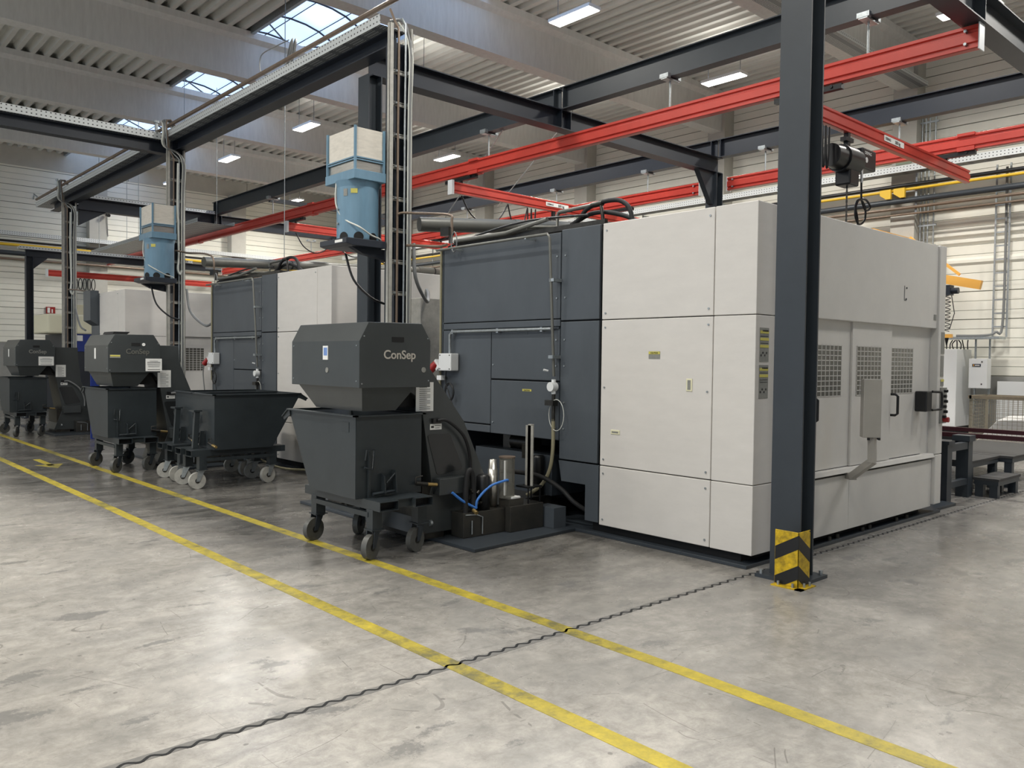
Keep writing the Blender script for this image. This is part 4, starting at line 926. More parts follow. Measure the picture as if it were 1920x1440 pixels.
# ------------------------------------------------------------------ tipping skips
def skip(label, ox, oy, rot, wheels, lever=True, inside=False):
    """local: x = length from the upright back face, y = width ; made at origin then turned"""
    t = thing('tipping_skip', label, 'skip', (0, 0, 0), 'black wheeled tipping skips')
    w = .32; zb, zt = .465, 1.135
    sx = [(0, zb), (0, zt), (1.13, zt), (.74, zb)]
    for s in (-1, 1):
        MB().prism(sx, 'y', s*w-.004, s*w+.004).build('side_plate', CHAR, t)
    MB().box(-.004, .004, -w, w, zb, zt).build('back_plate', CHAR, t)
    mb = MB(); mb.box(0, .74, -w, w, zb, zb+.006); mb.hex([(.74, -w, zb), (.748, -w, zb), (.748, w, zb), (.74, w, zb)], [(1.13, -w, zt), (1.138, -w, zt), (1.138, w, zt), (1.13, w, zt)]); mb.build('bottom_plate', CHAR, t)
    mb = MB(); mb.box(-.03, 1.135, -w-.03, -w+.004, zt-.006, zt+.006); mb.box(-.03, 1.135, w-.004, w+.03, zt-.006, zt+.006); mb.box(-.03, .004, -w-.03, w+.03, zt-.006, zt+.006)
    mb.hex([(1.12, -w-.03, zt-.006), (1.12, w+.03, zt-.006), (1.12, w+.03, zt+.006), (1.12, -w-.03, zt+.006)], [(1.225, -w-.03, zt-.075), (1.225, w+.03, zt-.075), (1.225, w+.03, zt-.063), (1.225, -w-.03, zt-.063)])
    for s in (-1, 1): mb.prism([(1.10, zt), (1.225, zt-.065), (1.205, zt-.10), (1.09, zt-.05)], 'y', s*(w+.012)-.005, s*(w+.012)+.005)
    mb.build('rim', CHAR, t)
    # chassis
    mb = MB()
    for yc in (-.17, .17):
        a, b_ = -.26, .95
        mb.box(a, b_, yc-.09, yc+.09, .462, .468); mb.box(a, b_, yc-.09, yc+.09, .392, .398); mb.box(a, b_, yc-.09, yc-.084, .398, .462); mb.box(a, b_, yc+.084, yc+.09, .398, .462)
    mb.box(-.22, -.02, -.25, .25, .463, .470); mb.box(-.2, -.15, -.09, .09, .40, .46); mb.build('fork_pocket', CHAR, t)
    mb = MB()
    for yc in (-.17, .17): mb.box(-.2, .9, yc-.083, yc+.083, .3985, .4615)
    mb.build('pocket_shade_fill', BLACK, t)  # black filling stands in for the shade inside the fork pockets
    for s in (-1, 1): MB().box(-.1, .8, s*.25-.02, s*.25+.02, .33, .37).build('side_runner', CHAR, t)
    for (wx, wy, ang) in wheels:
        lx = -.12 if wx < .3 else .78; ly = -.22 if wy < 0 else .22
        leg = MB().box(lx-.045, lx+.045, ly-.045, ly+.045, .235, .395).box(lx-.06, lx+.06, ly-.06, ly+.06, .228, .236).build('leg', CHAR, t)
        ca, sa = math.cos(ang), math.sin(ang)
        cx, cy = lx+ca*.055, ly+sa*.055; nx_, ny_ = -sa, ca
        mb = MB()
        for s in (-1, 1):
            q = [(lx+nx_*s*.034-ca*.03, ly+ny_*s*.034-sa*.03, .228), (lx+nx_*s*.034+ca*.05, ly+ny_*s*.034+sa*.05, .228), (cx+nx_*s*.034+ca*.02, cy+ny_*s*.034+sa*.02, .09), (cx+nx_*s*.034-ca*.02, cy+ny_*s*.034-sa*.02, .09)]
            q2 = [(x+nx_*s*.004, y+ny_*s*.004, z) for x, y, z in q]; mb.hex(q, q2)
        mb.box(lx-.04, lx+.04, ly-.04, ly+.04, .215, .229)
        mb.build('castor_fork', GALV if 'empty' in label else STEEL, t)
        mb = MB(); mb.cyl((cx-nx_*.024, cy-ny_*.024, .10), (cx+nx_*.024, cy+ny_*.024, .10), .100, 24)
        wl = mb.build('castor_wheel', WHEELM if 'empty' in label else WHEELD, t)
        mb = MB(); mb.tube([(cx+.094*math.cos(a)*ca, cy+.094*math.cos(a)*sa, .10+.094*math.sin(a)) for a in [2*PI*k/24 for k in range(24)]], .014, 6, closed=True)
        mb2 = MB(); mb2.cyl((cx-nx_*.030, cy-ny_*.030, .10), (cx+nx_*.030, cy+ny_*.030, .10), .030, 12); mb2.build('wheel_hub', IRON, wl)
    # latch gear on the back face
    mb = MB()
    mb.box(-.03, -.012, .20, .22, .47, .85); mb.tube([(-.03, .25, .78), (-.05, .25, .86), (-.05, .18, .86), (-.03, .18, .70), (-.03, .26, .72)], .008, 6)
    mb.tube([(-.05, .19, .5), (-.05, -.02, .51)], .014, 8)
    mb.build('tipping_lever', CHAR, t)
    mb = MB(); mb.prism([(-.01, .50), (-.01, .68), (-.06, .68), (-.08, .5)], 'y', -.03, -.02); mb.prism([(-.01, .50), (-.01, .66), (-.06, .64), (-.08, .5)], 'y', .08, .09); mb.tube([(-.05, -.03, .66), (-.05, .06, .58)], .008, 6)
    mb.build('latch_bracket', CHAR, t)
    mb = MB(); mb.tube([(-.04, -.24, .55), (-.04, -.36, .53)], .018, 8); mb.tube([(-.04, -.24, .55), (-.04, -.24, .60), (-.04, -.31, .605)], .006, 6); mb.build('drain_valve', IRON, t)
    MB().cyl((-.04, -.36, .53), (-.04, -.46 if 'farther one' not in label else -.39, .517), .017, 10).build('drain_spout', BRASS, t)
    if lever:
        mb = MB(); mb.bar((-.14, -.05, .47), (-.10, -.02, .93), .05, .06); mb.box(-.15, -.05, -.06, .10, .92, .94); mb.tube([(-.10, .10, .9), (-.08, .12, .78), (-.03, .12, .76), (-.03, .12, .86)], .008, 6); mb.build('frame_post', CHAR, t)
    t.location = (ox, oy, 0); t.rotation_euler = (0, 0, rot)
    return t
H = PI/2
s1 = skip('black tipping skip with grey castors standing under the nearest separator', 3.82, 5.70, H, [(0, .3, 2.0), (0, -.3, 1.9), (.8, .3, 1.8), (.8, -.3, 2.2)], lever=False)
s2 = skip('glossy black tipping skip standing under the second separator', 3.795, 12.05, H, [(0, .3, 2.2), (0, -.3, 2.0), (.8, .3, 1.9), (.8, -.3, 1.9)], lever=False)
s3 = skip('black tipping skip at left edge under the farthest separator', 3.84, 18.4, H, [(0, .3, 2.6), (0, -.3, 2.4), (.8, .3, 1.8), (.8, -.3, 2.2)], lever=False)
s4 = skip('empty black tipping skip parked crosswise between the separators, nearer one of two', 4.02, 10.08, 0, [(0, .3, 2.7), (0, -.3, 3.1), (.8, .3, 3.0), (.8, -.3, 3.3)], lever=True)
s5 = skip('empty black tipping skip parked crosswise between the separators, farther one of two', 4.06, 10.82, 0, [(0, .3, 2.7), (0, -.3, 3.0), (.8, .3, 3.0), (.8, -.3, 3.3)], lever=True)
# small plate on the side of skip 1 and loose things
tag(MB().box(3.492, 3.497, 5.80, 5.92, 1.0, 1.08).build('plate_holder', CHAR), 'small dark plate holder on the side of the nearest skip', 'plate')

# ------------------------------------------------------------------ blue units on ladder columns
def blue_unit(dy, label, ysh):
    xa, xb, ya, yb = 4.86, 5.235, 7.97+dy, 8.57+dy; cx, cy = 5.06, 8.23+dy
    t = thing('extractor_unit', label, 'extractor', (cx, cy, 2.85), 'blue filter units on the ladder columns')
    MB().box(xa+.01, xb-.01, ya+.01, yb-.01, 3.84, 4.17).build('filter_box', CREAM, t, bevel=.004, label='pale wooden filter box')
    mb = MB()
    for a in (xa, xb):
        for b_ in (ya, yb): mb.box(a-.012, a+.012, b_-.012, b_+.012, 3.70, 4.18)
    for z in (3.82, 3.845): mb.box(xa, xb, ya-.006, ya+.004, z-.014, z); mb.box(xa-.006, xa+.004, ya, yb, z-.014, z); mb.box(xb-.004, xb+.006, ya, yb, z-.014, z)
    mb.build('corner_frame', BLUE, t)
    MB().box(xa+.015, xb-.015, ya+.015, yb-.015, 3.69, 3.83).build('steel_band', INOX, t)
    MB().box(xa-.02, xb+.02, ya-.02, yb+.02, 3.595, 3.70).build('collar', BLUE, t, bevel=.004)
    MB().lathe([(.26, 3.60), (.245, 3.55), (.24, 3.53)], (cx, cy, 0), 36).build('neck', BLUE, t)
    k = MB().cyl((cx, cy, 2.93), (cx, cy, 3.53), .24, 48).build('drum', BLUE, t)
    for a in (3.45, 4.2, 4.95):
        c_, s_ = math.cos(a), math.sin(a); px_, py_ = cx+.236*c_, cy+.236*s_
        MB().cyl((px_-.02*c_, py_-.02*s_, 2.965), (px_+.008*c_, py_+.008*s_, 2.965), .055, 18).build('air_port', BLACK, k)
    for a, m_, h_, w_ in ((3.98, STICKY, .05, .075), (3.55, STICK, .08, .05)):
        MB().bar((cx+.241*math.cos(a), cy+.241*math.sin(a), 3.50-h_), (cx+.241*math.cos(a), cy+.241*math.sin(a), 3.50), w_, .006, (math.cos(a), math.sin(a), 0)).build('drum_label', m_, k)
    MB().prism([(cx-.33, 2.93), (cx-.33, 2.87), (cx-.25, 2.85), (5.25, 2.85), (5.25, 2.93)], 'y', cy-.30, cy+.28).build('platform', STEELB, t, bevel=.004)
    MB().prism([(cx-.2, 2.85), (5.379, 2.85), (5.379, 2.72), (cx-.05, 2.78)], 'y', ysh, ysh+.08).build('bracket', STEELB, t)
    MB().box(cx-.333, cx-.33, cy-.22, cy-.06, 2.885, 2.915).build('white_label', PAPER, t)
    MB().tube(smooth_path([(xa-.03, ya+.35, 3.60), (xa-.04, ya+.34, 3.35), (xa-.02, ya+.2, 3.17), (xa+.05, ya-.02, 3.06), (xa+.20, ya-.01, 2.99), (xa+.32, ya-.0, 2.96), (xb-.01, ya+.03, 2.94)]), .010, 6).build('supply_cable', CABLEW, t)
    MB().tube(smooth_path([(cx-.1, cy+.1, 2.80), (cx-.05, cy, 2.5), (cx+.12, cy-.1, 2.3), (cx+.3, cy-.1, 2.24)]), .014, 6).build('black_cable', BLKP, t)
    for z in (3.12, 3.28): MB().cyl((cx-.26, cy+.02, z), (cx-.22, cy+.02, z), .014, 8).build('clamp', GALV, t)
    return t
blue_unit(0, 'nearest blue filter drum with pale box on top, mounted on the near ladder column', 8.03)
u2 = blue_unit(6.43, 'smaller-looking blue filter drum with pale box on top, on the middle ladder column', 14.92)

# ------------------------------------------------------------------ equipment at the foot of machine 1
def foot_gear(dx, dy, which, full=True):
    X = lambda v: v+dx; Y = lambda v: v+dy
    t = thing('coolant_tank', 'oily steel coolant tank with level glass in front of the %s machine' % which, 'tank', (X(5.0), Y(5.7), .03), 'coolant tanks at the machine feet')
    MB().box(X(4.51), X(4.995 if which != 'farthest' else 4.825), Y(5.57), Y(5.742), .031, .25).build('front_tank', TANKM, t, bevel=.004)
    if which != 'farthest':
        MB().box(X(5.0), X(5.42), Y(5.50), Y(5.76), .031, .265).build('side_tank', TANKM, t, bevel=.004)
        MB().box(X(5.44), X(5.60), Y(5.38), Y(5.62), .031, .22).build('plain_cover', GREY, t)
        MB().box(X(5.0), X(5.18), Y(5.52), Y(5.66), .265, .33).build('filter_tray', TANKM, t); MB().box(X(5.05), X(5.15), Y(5.53), Y(5.62), .33, .345).build('foam', SACK, t)
    MB().box(X(4.96), X(5.9), Y(5.78), Y(6.9), .031, .26).build('rear_tank', IRON, t)
    g = MB().tube([(X(4.72), Y(5.56), .05), (X(4.72), Y(5.56), .20), (X(4.66), Y(5.565), .225), (X(4.53), Y(5.565), .235)], .006, 6); g.tube([(X(4.60), Y(5.56), .06), (X(4.60), Y(5.56), .18)], .006, 6); g.build('sight_pipe', GALV, t)
    if not full: return t
    MB().cyl((X(5.06), Y(5.62), .33), (X(5.06), Y(5.62), .70), .072, 28).build('level_glass', GLASSC, t, label='clear standing level cylinder'); MB().cyl((X(5.06), Y(5.62), .70), (X(5.06), Y(5.62), .712), .078, 28).build('glass_lid', COPPER, t)
    MB().box(X(4.995), X(5.02), Y(5.575), Y(5.59), .36, .68).build('scale_strip', PAPER, t)
    MB().box(X(5.30), X(5.34), Y(5.56), Y(5.60), .425, 1.0).box(X(5.30), X(5.305), Y(5.53), Y(5.63), .425, .99).build('level_post', ZINC, t, label='bright steel profile post')
    MB().box(X(5.22), X(5.41), Y(5.51), Y(5.67), .41, .425).box(X(5.24), X(5.25), Y(5.52), Y(5.53), .265, .41).box(X(5.39), X(5.40), Y(5.52), Y(5.53), .265, .41).box(X(5.39), X(5.40), Y(5.64), Y(5.65), .265, .41).build('post_stand', BLKP, t)
    MB().box(X(5.32), X(5.33), Y(5.60), Y(5.70), .67, .80).build('bolt_plate', IRON, t)
    MB().lathe([(0, .57), (.045, .565), (.062, .545), (.064, .25), (0, .25)], (X(4.79), Y(5.64), 0), 24).build('pump_motor', BLKP, t)
    MB().lathe([(0, .69), (.035, .685), (.04, .60), (.045, .60), (.045, .25), (0, .25)], (X(4.948), Y(5.69), 0), 20).build('filter_bottle', INOX, t)
    MB().lathe([(0, .66), (.05, .655), (.055, .63), (.06, .26), (0, .26)], (X(5.70), Y(5.86), 0), 16).build('pump_motor', BLKP, t)
    MB().tube(smooth_path([(X(4.56), Y(5.605), .25), (X(4.56), Y(5.605), .45), (X(4.58), Y(5.605), .60), (X(4.62), Y(5.605), .61), (X(4.645), Y(5.605), .5), (X(4.645), Y(5.605), .25)]), .026, 10).build('bent_hose', RUBBER, t)
    mb = MB()
    random.seed(3)
    for i in range(14):
        x, y, z = X(4.57+random.random()*.16), Y(5.59+random.random()*.06), .30+random.random()*.14; mb.cyl((x, y, z), (x+.03, y+.01, z+.03*random.random()), .014, 7)
    mb.build('pipe_fitting', IRON, t)
    MB().tube(smooth_path([(X(4.42), Y(5.62), .44), (X(4.52), Y(5.60), .36), (X(4.66), Y(5.58), .28)]), .012, 8).build('blue_hose', HOSEB, t)
    MB().tube(smooth_path([(X(4.66), Y(5.58), .28), (X(4.68), Y(5.58), .36), (X(4.82), Y(5.58), .46), (X(4.98), Y(5.56), .50), (X(5.02), Y(5.56), .50)]), .012, 8).build('blue_hose', HOSEB, t)
    MB().tube(smooth_path([(X(5.15), Y(5.75), .56), (X(5.45), Y(5.6), .50), (X(5.6), Y(5.45), .38), (X(5.66), Y(5.33), .26), (X(5.8), Y(5.2), .14)]), .022, 8).build('drain_hose', RUBBER, t)
    MB().cyl((X(4.62), Y(5.57), .27), (X(4.62), Y(5.52), .25), .018, 8).build('brass_tap', BRASS, t)
    # tank and motor inside the open foot of the machine
    MB().box(X(5.75), X(6.4), Y(5.72), Y(6.9), .26, .66).build('inner_tank', STEEL, t, label='dark tank inside the open machine foot')
    MB().cyl((X(5.95), Y(6.15), .735), (X(5.95), Y(6.50), .735), .075, 18).box(X(5.9), X(6.02), Y(6.5), Y(6.62), .66, .815).build('inner_motor', IRON, t)
    return t
foot_gear(0, 0, 'nearest'); foot_gear(0, 6.35, 'second', False); foot_gear(.167, 12.75, 'farthest', False)
tag(MB().box(4.4, 4.62, 7.45, 7.6, .03, .10).box(4.42, 4.5, 7.55, 7.75, .03, .12).tube([(4.4, 7.3, .06), (4.5, 7.6, .1), (4.45, 7.8, .05)], .012, 6).build('loose_tools', IRON), 'heap of loose clamps lying on the drip tray behind the nearest skip', 'tools')
tag(MB().tube(smooth_path([(5.0, 11.2, .32), (5.1, 11.0, .2), (5.3, 10.6, .062), (5.6, 10.2, .049)]), .016, 8).build('floor_hose', OLIVE), 'yellowed hose running to the floor beside the empty skips', 'hose')

# ------------------------------------------------------------------ column guard
g = thing('column_guard', 'yellow and black hazard-striped corner guard bolted at the foot of the foreground column', 'guard', (5.42, 2.92, 0))
gx, gy, gh, aL, aR = 5.405, 2.905, .40, .185, .165
mb = MB()
def gpt(s, z):  # s<0 along +y arm, s>0 along +x arm (rounded corner)
    return (gx+max(s, 0), gy+max(-s, 0), z)
mb.box(gx, gx+.008, gy+.0, gy+aL, .008, gh); mb.box(gx, gx+aR, gy, gy+.008, .008, gh); mb.build('angle_sheet', BUMPY, g, bevel=.002)
mb = MB()
def band(arm, z0_, z1_, slope, L):
    # band rises towards the corner: polygon clipped to sheet
    pts = [(0, z0_), (L, z0_-slope*L), (L, z1_-slope*L), (0, z1_)]
    out = []
    lo, hi = .012, gh-.003
    def clip(poly, f):
        res = []
        for i in range(len(poly)):
            a, b_ = poly[i], poly[(i+1) % len(poly)]; fa, fb = f(a), f(b_)
            if fa >= 0: res.append(a)
            if (fa >= 0) != (fb >= 0): t_ = fa/(fa-fb); res.append((a[0]+(b_[0]-a[0])*t_, a[1]+(b_[1]-a[1])*t_))
        return res
    pts = clip(pts, lambda p: p[1]-lo); pts = clip(pts, lambda p: hi-p[1]) if pts else pts
    if len(pts) < 3: return
    if arm == 0: mb.prism([(gy+u, w) for u, w in pts], 'x', gx-.0015, gx+.0)
    else: mb.prism([(gx+u, w) for u, w in pts], 'y', gy-.0015, gy+.0)
for arm, L, sl in ((0, aL-.003, .56), (1, aR-.003, .72)):
    for zc in (.068, .283): band(arm, zc, zc+.098, sl, L)
    band(arm, .50, .60, sl, L); band(arm, -.15, -.02, sl, L)
mb.build('black_chevron', BUMPK, g)
mb = MB(); mb.box(gx-.05, gx+aR, gy-.05, gy, 0, .008); mb.box(gx-.05, gx, gy-.05, gy+aL, 0, .008); mb.build('foot_flange', BUMPY, g)
for (x, y) in ((gx-.025, gy+.14), (gx-.02, gy+.03), (gx+.05, gy-.02), (gx+.12, gy-.025)): MB().cyl((x, y, .008), (x, y, .035), .010, 6).build('anchor_bolt', GALV, g)

# ------------------------------------------------------------------ things at the right
t = thing('steel_stand', 'dark steel frame stand just right of the nearest machine', 'stand', (10.4, 3.75, 0))
def frame(t, x0, x1, y0, y1, h, leg, m, shelf=None):
    for a in (x0, x1-leg):
        for b_ in (y0, y1-leg): MB().box(a, a+leg, b_, b_+leg, 0, h).build('leg', m, t)
    e = .006
    for ya in (y0+e, y1-leg*.5-e): MB().box(x0+leg, x1-leg, ya, ya+leg*.5, h-.09, h-e).build('top_rail', m, t)
    for xa in (x0+e, x1-leg*.5-e): MB().box(xa, xa+leg*.5, y0+leg, y1-leg, h-.09, h-e).build('top_rail', m, t)
    if shelf:
        for ya in (y0+e, y1-leg*.5-e): MB().box(x0+leg, x1-leg, ya, ya+leg*.5, shelf, shelf+.07).build('lower_rail', m, t)
frame(t, 10.12, 10.92, 3.62, 4.35, .68, .14, STEEL, .16)
MB().box(10.10, 10.28, 3.60, 3.85, .68, .72).build('top_pad', STEEL, t); MB().box(10.75, 10.95, 3.6, 3.8, .68, .75).build('top_pad', STEEL, t)
def platform(label, x0, x1, y0, y1, h, n=2):
    t = thing('tread_platform', label, 'platform', ((x0+x1)/2, (y0+y1)/2, 0), 'ribbed walking platforms')
    MB().box(x0, x1, y0, y1, h-.03, h).build('tread', TREAD, t)
    MB().box(x0+.01, x1-.01, y0+.01, y1-.01, h-.085, h-.03).build('edge_frame', STEEL, t)
    for a in (x0+.02, x1-.11):
        for b_ in (y0+.02, y1-.11): MB().box(a, a+.09, b_, b_+.09, 0, h-.085).build('leg', STEEL, t)
    return t
platform('low ribbed step in front of the walking platforms', 10.95, 11.75, 3.33, 3.62, .235)
platform('ribbed walking platform behind the low step', 11.0, 12.0, 3.65, 4.9, .42)
platform('larger ribbed walking platform at the right edge', 12.03, 14.2, 3.5, 4.9, .42)
t = thing('maroon_rack', 'maroon and black steel rack with long horizontal bars, above the walking platforms', 'rack', (12.9, 5.2, 0))
for x, y in ((11.25, 4.93), (11.7, 4.93), (12.3, 4.93)): MB().box(x, x+.12, y, y+.2, 0, .80).build('post', MAROON if x == 11.7 else STEELB, t)
for x in (11.32, 12.35): MB().box(x, x+.06, .8, 5.1, .68, .735).build('long_bar', MAROON, t)
for x in (11.30, 12.33): MB().box(x, x+.1, 1.0, 1.12, 0, .68).build('post', STEELB, t)
MB().prism([(4.93, .80), (5.4, .86), (5.4, .89), (4.93, .83)], 'x', 11.1, 12.5).build('top_tray', STEEL, t)
MB().box(11.3, 14.2, 4.95, 5.1, .12, .25).build('low_bar', MAROON, t)
for y, l in ((7.75, 'right'), (8.05, 'left')):
    tag(MB().prism([(y-.12, 5.47), (y+.12, 5.47), (y+.12, 5.36), (y-.02, 5.26), (y-.12, 5.26)], 'x', 18.45, 18.52).build('yellow_bracket', YEL), 'small yellow bracket on the gas pipe, %s one of the two' % l, 'bracket', 'yellow brackets of the gas pipe')
# wire cage box
t = thing('wire_cage', 'grey wire mesh pallet cage filled with white material', 'cage', (17.6, 5.1, 0))
x0, x1, y0, y1 = 17.1, 18.0, 4.6, 5.75
for a in (x0, x1-.05):
    for b_ in (y0, y1-.05): MB().box(a, a+.05, b_, b_+.05, .1, 1.02).build('corner_post', CAGEM, t)
mb = MB()
n = 14
for i in range(n+1):
    y = y0+(y1-y0)*i/n; mb.box(x0, x0+.006, y-.003, y+.003, .2, 1.0); mb.box(x1-.006, x1, y-.003, y+.003, .2, 1.0)
for i in range(8):
    x = x0+(x1-x0)*i/7; mb.box(x-.003, x+.003, y0, y0+.006, .2, 1.0); mb.box(x-.003, x+.003, y1-.006, y1, .2, 1.0)
for i in range(12):
    z = .2+.8*i/11; mb.box(x0, x0+.006, y0, y1, z-.003, z+.003); mb.box(x1-.006, x1, y0, y1, z-.003, z+.003); mb.box(x0, x1, y0, y0+.006, z-.003, z+.003); mb.box(x0, x1, y1-.006, y1, z-.003, z+.003)
mb.build('wire_mesh', CAGEM, t)
MB().box(x0-.02, x1+.02, y0-.02, y0+.04, .97, 1.03).box(x0-.02, x1+.02, y1-.04, y1+.02, .97, 1.03).box(x0-.02, x0+.04, y0, y1, .97, 1.03).box(x1-.04, x1+.02, y0, y1, .97, 1.03).build('top_rim', PALLET, t)
MB().box(x0, x1, y0, y1, .1, .16).build('base_board', PALLET, t)
for b_ in (y0, (y0+y1)/2-.06, y1-.14): MB().box(x0, x0+.14, b_, b_+.14, 0, .1).build('foot', PALLET, t)
bmx = MB(); bmx.hex([(17.2, 4.68, .16), (17.92, 4.68, .16), (17.92, 5.66, .16), (17.2, 5.66, .16)], [(17.25, 4.75, .62), (17.88, 4.75, .66), (17.88, 5.3, .64), (17.25, 5.3, .58)])
tag(bmx.build('white_filling', SACK, bevel=.04), 'white plastic material heaped in the wire cage', 'material')
tag(MB().box(18.95, 19.15, 3.2, 5.85, .0, 1.28).build('white_board', WHITEP), 'white board leaning along the right wall', 'board')
tag(MB().box(18.3, 19.15, 6.42, 7.05, .32, 1.94).build('switch_cabinet', WHITEP, bevel=.01), 'tall white switch cabinet at the right wall', 'cabinet')
tag(MB().box(18.32, 19.15, 6.44, 7.03, 0, .32).build('cabinet_plinth', BLKP), 'black plinth under the tall white switch cabinet', 'plinth')
t = thing('wall_box', 'small white electric box with dark label on the right wall', 'electric box', (18.7, 6.1, 1.13))
MB().box(18.55, 18.8, 5.925, 6.27, 1.13, 1.745).build('enclosure', WHITEP, t, bevel=.008)
MB().box(18.54, 18.55, 6.04, 6.20, 1.58, 1.635).build('dark_label', mat('navy_label', (24, 30, 50), .4), t); MB().box(18.536, 18.54, 6.06, 6.15, 1.597, 1.615).build('white_mark', PAPER, t)
MB().box(18.536, 18.54, 6.165, 6.18, 1.59, 1.625).build('orange_mark', ORANGE, t)
for z in (1.22, 1.68): MB().cyl((18.55, 6.02, z), (18.54, 6.02, z), .014, 10).build('lock', BLKP, t)
for y in (5.95, 6.22): MB().box(18.8, 18.84, y, y+.03, .6, 2.149).build('wall_strut', GALV, t)
tag(MB().box(18.5, 18.9, 5.7, 7.1, 2.15, 2.2).build('cable_bracket_tray', GALV), 'short galvanised tray above the white cabinets', 'cable tray')
mb = MB()
for i in range(9):
    y = 6.35+i*.07; mb.tube(smooth_path([(18.7, y, 1.94), (18.68, y+.02*math.sin(i*2), 2.05), (18.7, y+.05*math.sin(i), 2.135)], 4), .012, 5)
tag(mb.build('cable_bundle', BLKP), 'bundle of dark cables entering the top of the switch cabinet', 'cables')
t = thing('wall_cable_ladder', 'vertical galvanised cable ladder on the right wall', 'cable ladder', (19.0, 5.85, 2.2))
for y in (5.72, 5.98): MB().box(18.98, 19.02, y-.015, y+.015, 2.2, 5.78).build('side_rail', GALV, t)
z = 2.4
while z < 5.7: MB().box(18.985, 19.0, 5.72, 5.98, z, z+.03).build('rung', GALV, t); z += .28
MB().tube(smooth_path([(18.96, 5.78, 5.7), (18.96, 5.78, 2.6), (18.9, 5.9, 2.3), (18.8, 6.1, 2.23), (18.75, 6.6, 2.23)]), .025, 7).build('cable', CABLEG, t)
t = thing('wall_cable_ladder', 'cable ladder with conduits beside the concrete column on the right wall', 'cable ladder', (18.7, 7.35, 2.2))
for y in (7.2, 7.32, 7.40, 7.48): MB().tube([(18.95, y, 2.0), (18.95, y, 7.5)], .018, 6).build('conduit', GALV, t)
z = 2.4
while z < 7.4: MB().box(18.93, 18.97, 7.14, 7.52, z, z+.04).build('clamp_rail', GALV, t); z += .45
# jib crane
t = thing('jib_crane', 'yellow wall jib crane behind the nearest machine', 'crane', (17.0, 6.2, 3.1))
MB().bar((17.0, 7.8, 3.64), (17.0, 5.57, 3.12), .10, .17).build('jib_arm', ORANGE, t); MB().box(16.9, 18.779, 7.6, 7.75, 3.5, 4.4).build('wall_mount', ORANGE, t); MB().bar((17.0, 6.9, 4.15), (17.0, 5.95, 3.34), .04, .05).build('tie_bar', ORANGE, t)
t2 = thing('jib_hoist', 'dark hoist with coiled cable and orange control hanging from the yellow jib crane', 'hoist', (16.9, 6.13, 2.1))
MB().box(16.8, 17.0, 6.05, 6.20, 2.95, 3.14).cyl((16.9, 6.12, 3.03), (16.9, 5.93, 3.03), .06, 12).build('hoist_body', STEELB, t2)
mb = MB(); mb.tube([(16.9+.05*math.cos(k*.7), 6.12+.05*math.sin(k*.7), 2.95-k*.008) for k in range(88)], .008, 5); mb.tube([(16.92, 6.06, 2.95), (16.92, 6.0, 2.6), (16.92, 6.08, 2.3)], .008, 5); mb.build('coiled_cable', BLKP, t2)
MB().box(16.86, 16.96, 6.03, 6.20, 2.13, 2.20).build('control_grip', ORANGE, t2); MB().cyl((16.9, 6.12, 2.13), (16.9, 6.12, 1.98), .04, 8, .01).build('hook_block', BLKP, t2)
# wall pipes along the right wall
def wpipe(label, z, r, m, x=18.55, a=1.5, b_=31.8):
    tag(MB().tube([(x, a, z), (x, b_, z)], r, 10).build('wall_pipe', m), label, 'pipe', 'pipes along the right wall')
wpipe('dark pipe directly under the wall cable tray', 5.53, .045, BLKP); wpipe('yellow gas pipe along the right wall', 5.44, .032, YEL)
wpipe('thick grey pipe along the right wall', 5.20, .065, STEEL); wpipe('brown copper pipe along the right wall', 5.04, .035, COPPER); wpipe('thin brown pipe lowest on the right wall', 4.90, .022, COPPER)
for y in (2.0, 4.7, 7.45, 10, 12.4, 15, 17.25, 20, 22.1, 25, 27.0, 30):
    near = 'at the right edge of the view' if y < 5 else 'right of the foreground column' if y < 8 else 'between the middle dark column and the end wall'
    tag(MB().box(18.616, 18.64, y-.02, y+.02, 4.86, 5.78).box(18.64, X1 if y != 7.45 else 18.7, y-.02, y+.02, 5.72, 5.78).build('pipe_bracket', GALV), 'galvanised bracket holding the wall pipes, '+near, 'bracket', 'brackets of the wall pipes')
def bpipe(label, z, r, m, y=32.0):
    tag(MB().tube([(-10, y, z), (18.4, y, z)], r, 8).build('wall_pipe', m), label, 'pipe', 'pipes along the end wall')
bpipe('yellow gas pipe along the end wall', 5.30, .05, YEL); bpipe('dark pipe above the yellow pipe on the end wall', 5.42, .04, BLKP); bpipe('thick grey pipe along the end wall', 5.02, .08, STEEL); bpipe('brown copper pipe along the end wall', 4.82, .045, COPPER)
for y, l in ((7.8, 'near'), (12.7, 'middle'), (17.6, 'far')):
    tag(MB().box(X1-.43, X1-.42, y-.17, y+.17, 6.05, 6.35).build('wall_plate', OLIVEGLASS), 'green-grey plate on the %s concrete column of the right wall' % l, 'plate', 'plates on the concrete columns')
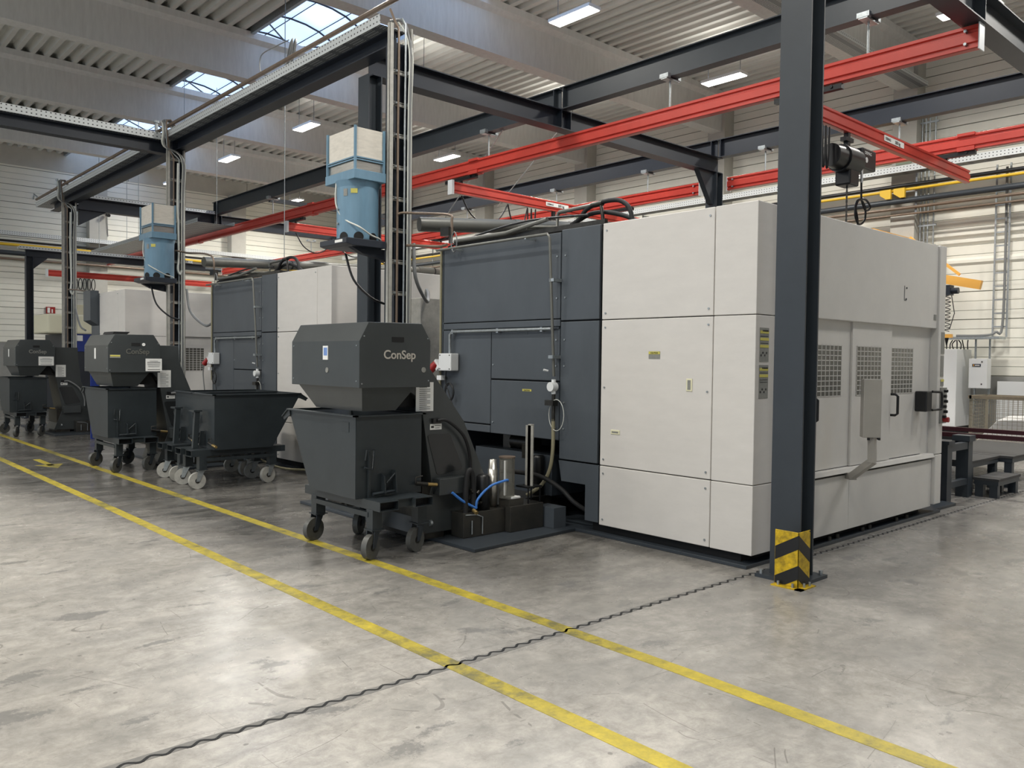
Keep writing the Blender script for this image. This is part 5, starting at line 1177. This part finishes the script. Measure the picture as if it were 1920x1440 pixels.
# left background
t = thing('fire_sign', 'small red fire-alarm sign on the end wall', 'sign', (7.45, 32.4, 3.05))
MB().box(7.33, 7.62, 32.44, 32.48, 3.04, 3.28).build('sign_board', REDPLUG, t); MB().box(7.37, 7.45, 32.43, 32.44, 3.07, 3.25).box(7.50, 7.54, 32.43, 32.44, 3.07, 3.20).build('white_pictogram', PAPER, t)
t = thing('wall_camera', 'white wall box with small black camera on the concrete end-wall column', 'camera', (9.2, 32.0, 6.7))
MB().box(9.05, 9.3, 31.95, 32.1, 6.75, 6.95).build('housing', WHITEP, t); MB().cyl((9.2, 31.95, 6.66), (9.2, 31.75, 6.62), .06, 10).build('lens', BLKP, t); MB().tube([(9.22, 32.05, 6.7), (9.26, 32.08, 5.9)], .012, 5).build('cable', CABLEG, t)
t = thing('coating_machine', 'cream and blue machine at far left behind the third separator', 'machine', (5.4, 26, 0))
MB().box(6.3, 8.0, 25.8, 28, 0, 2.2).build('base', STEELB, t); MB().box(6.35, 7.2, 25.76, 25.8, 1.7, 2.2).build('blue_panel', DBLUE, t); MB().box(5.85, 7.4, 25.7, 27.5, 2.2, 2.75).build('cream_hood', mat('cream_enamel', (232, 228, 200), .4), t, bevel=.05); MB().box(6.4, 6.75, 25.74, 25.76, 2.0, 2.16).build('white_panel', PAPER, t)
t = thing('control_cabinet', 'cream control cabinet seen between the ladder column and the farthest machine', 'cabinet', (8.2, 29, 0))
MB().box(7.3, 8.6, 28.6, 30, 0, 3.2).build('body', mat('cream_enamel', (232, 228, 200), .4), t, bevel=.02); MB().box(7.5, 8.4, 28.58, 28.6, 2.3, 2.8).build('button_panel', PAPER, t)
mb = MB()
for i in range(3):
    for j in range(5): mb.cyl((7.6+j*.17, 28.58, 2.4+i*.14), (7.6+j*.17, 28.56, 2.4+i*.14), .03, 8)
mb.build('push_button', BLKP, t)
tag(MB().box(4.60, 4.74, 17.0, 17.06, 0, 1.28).build('blue_cabinet', DBLUE), 'dark blue cabinet standing behind the second chip separator', 'cabinet')
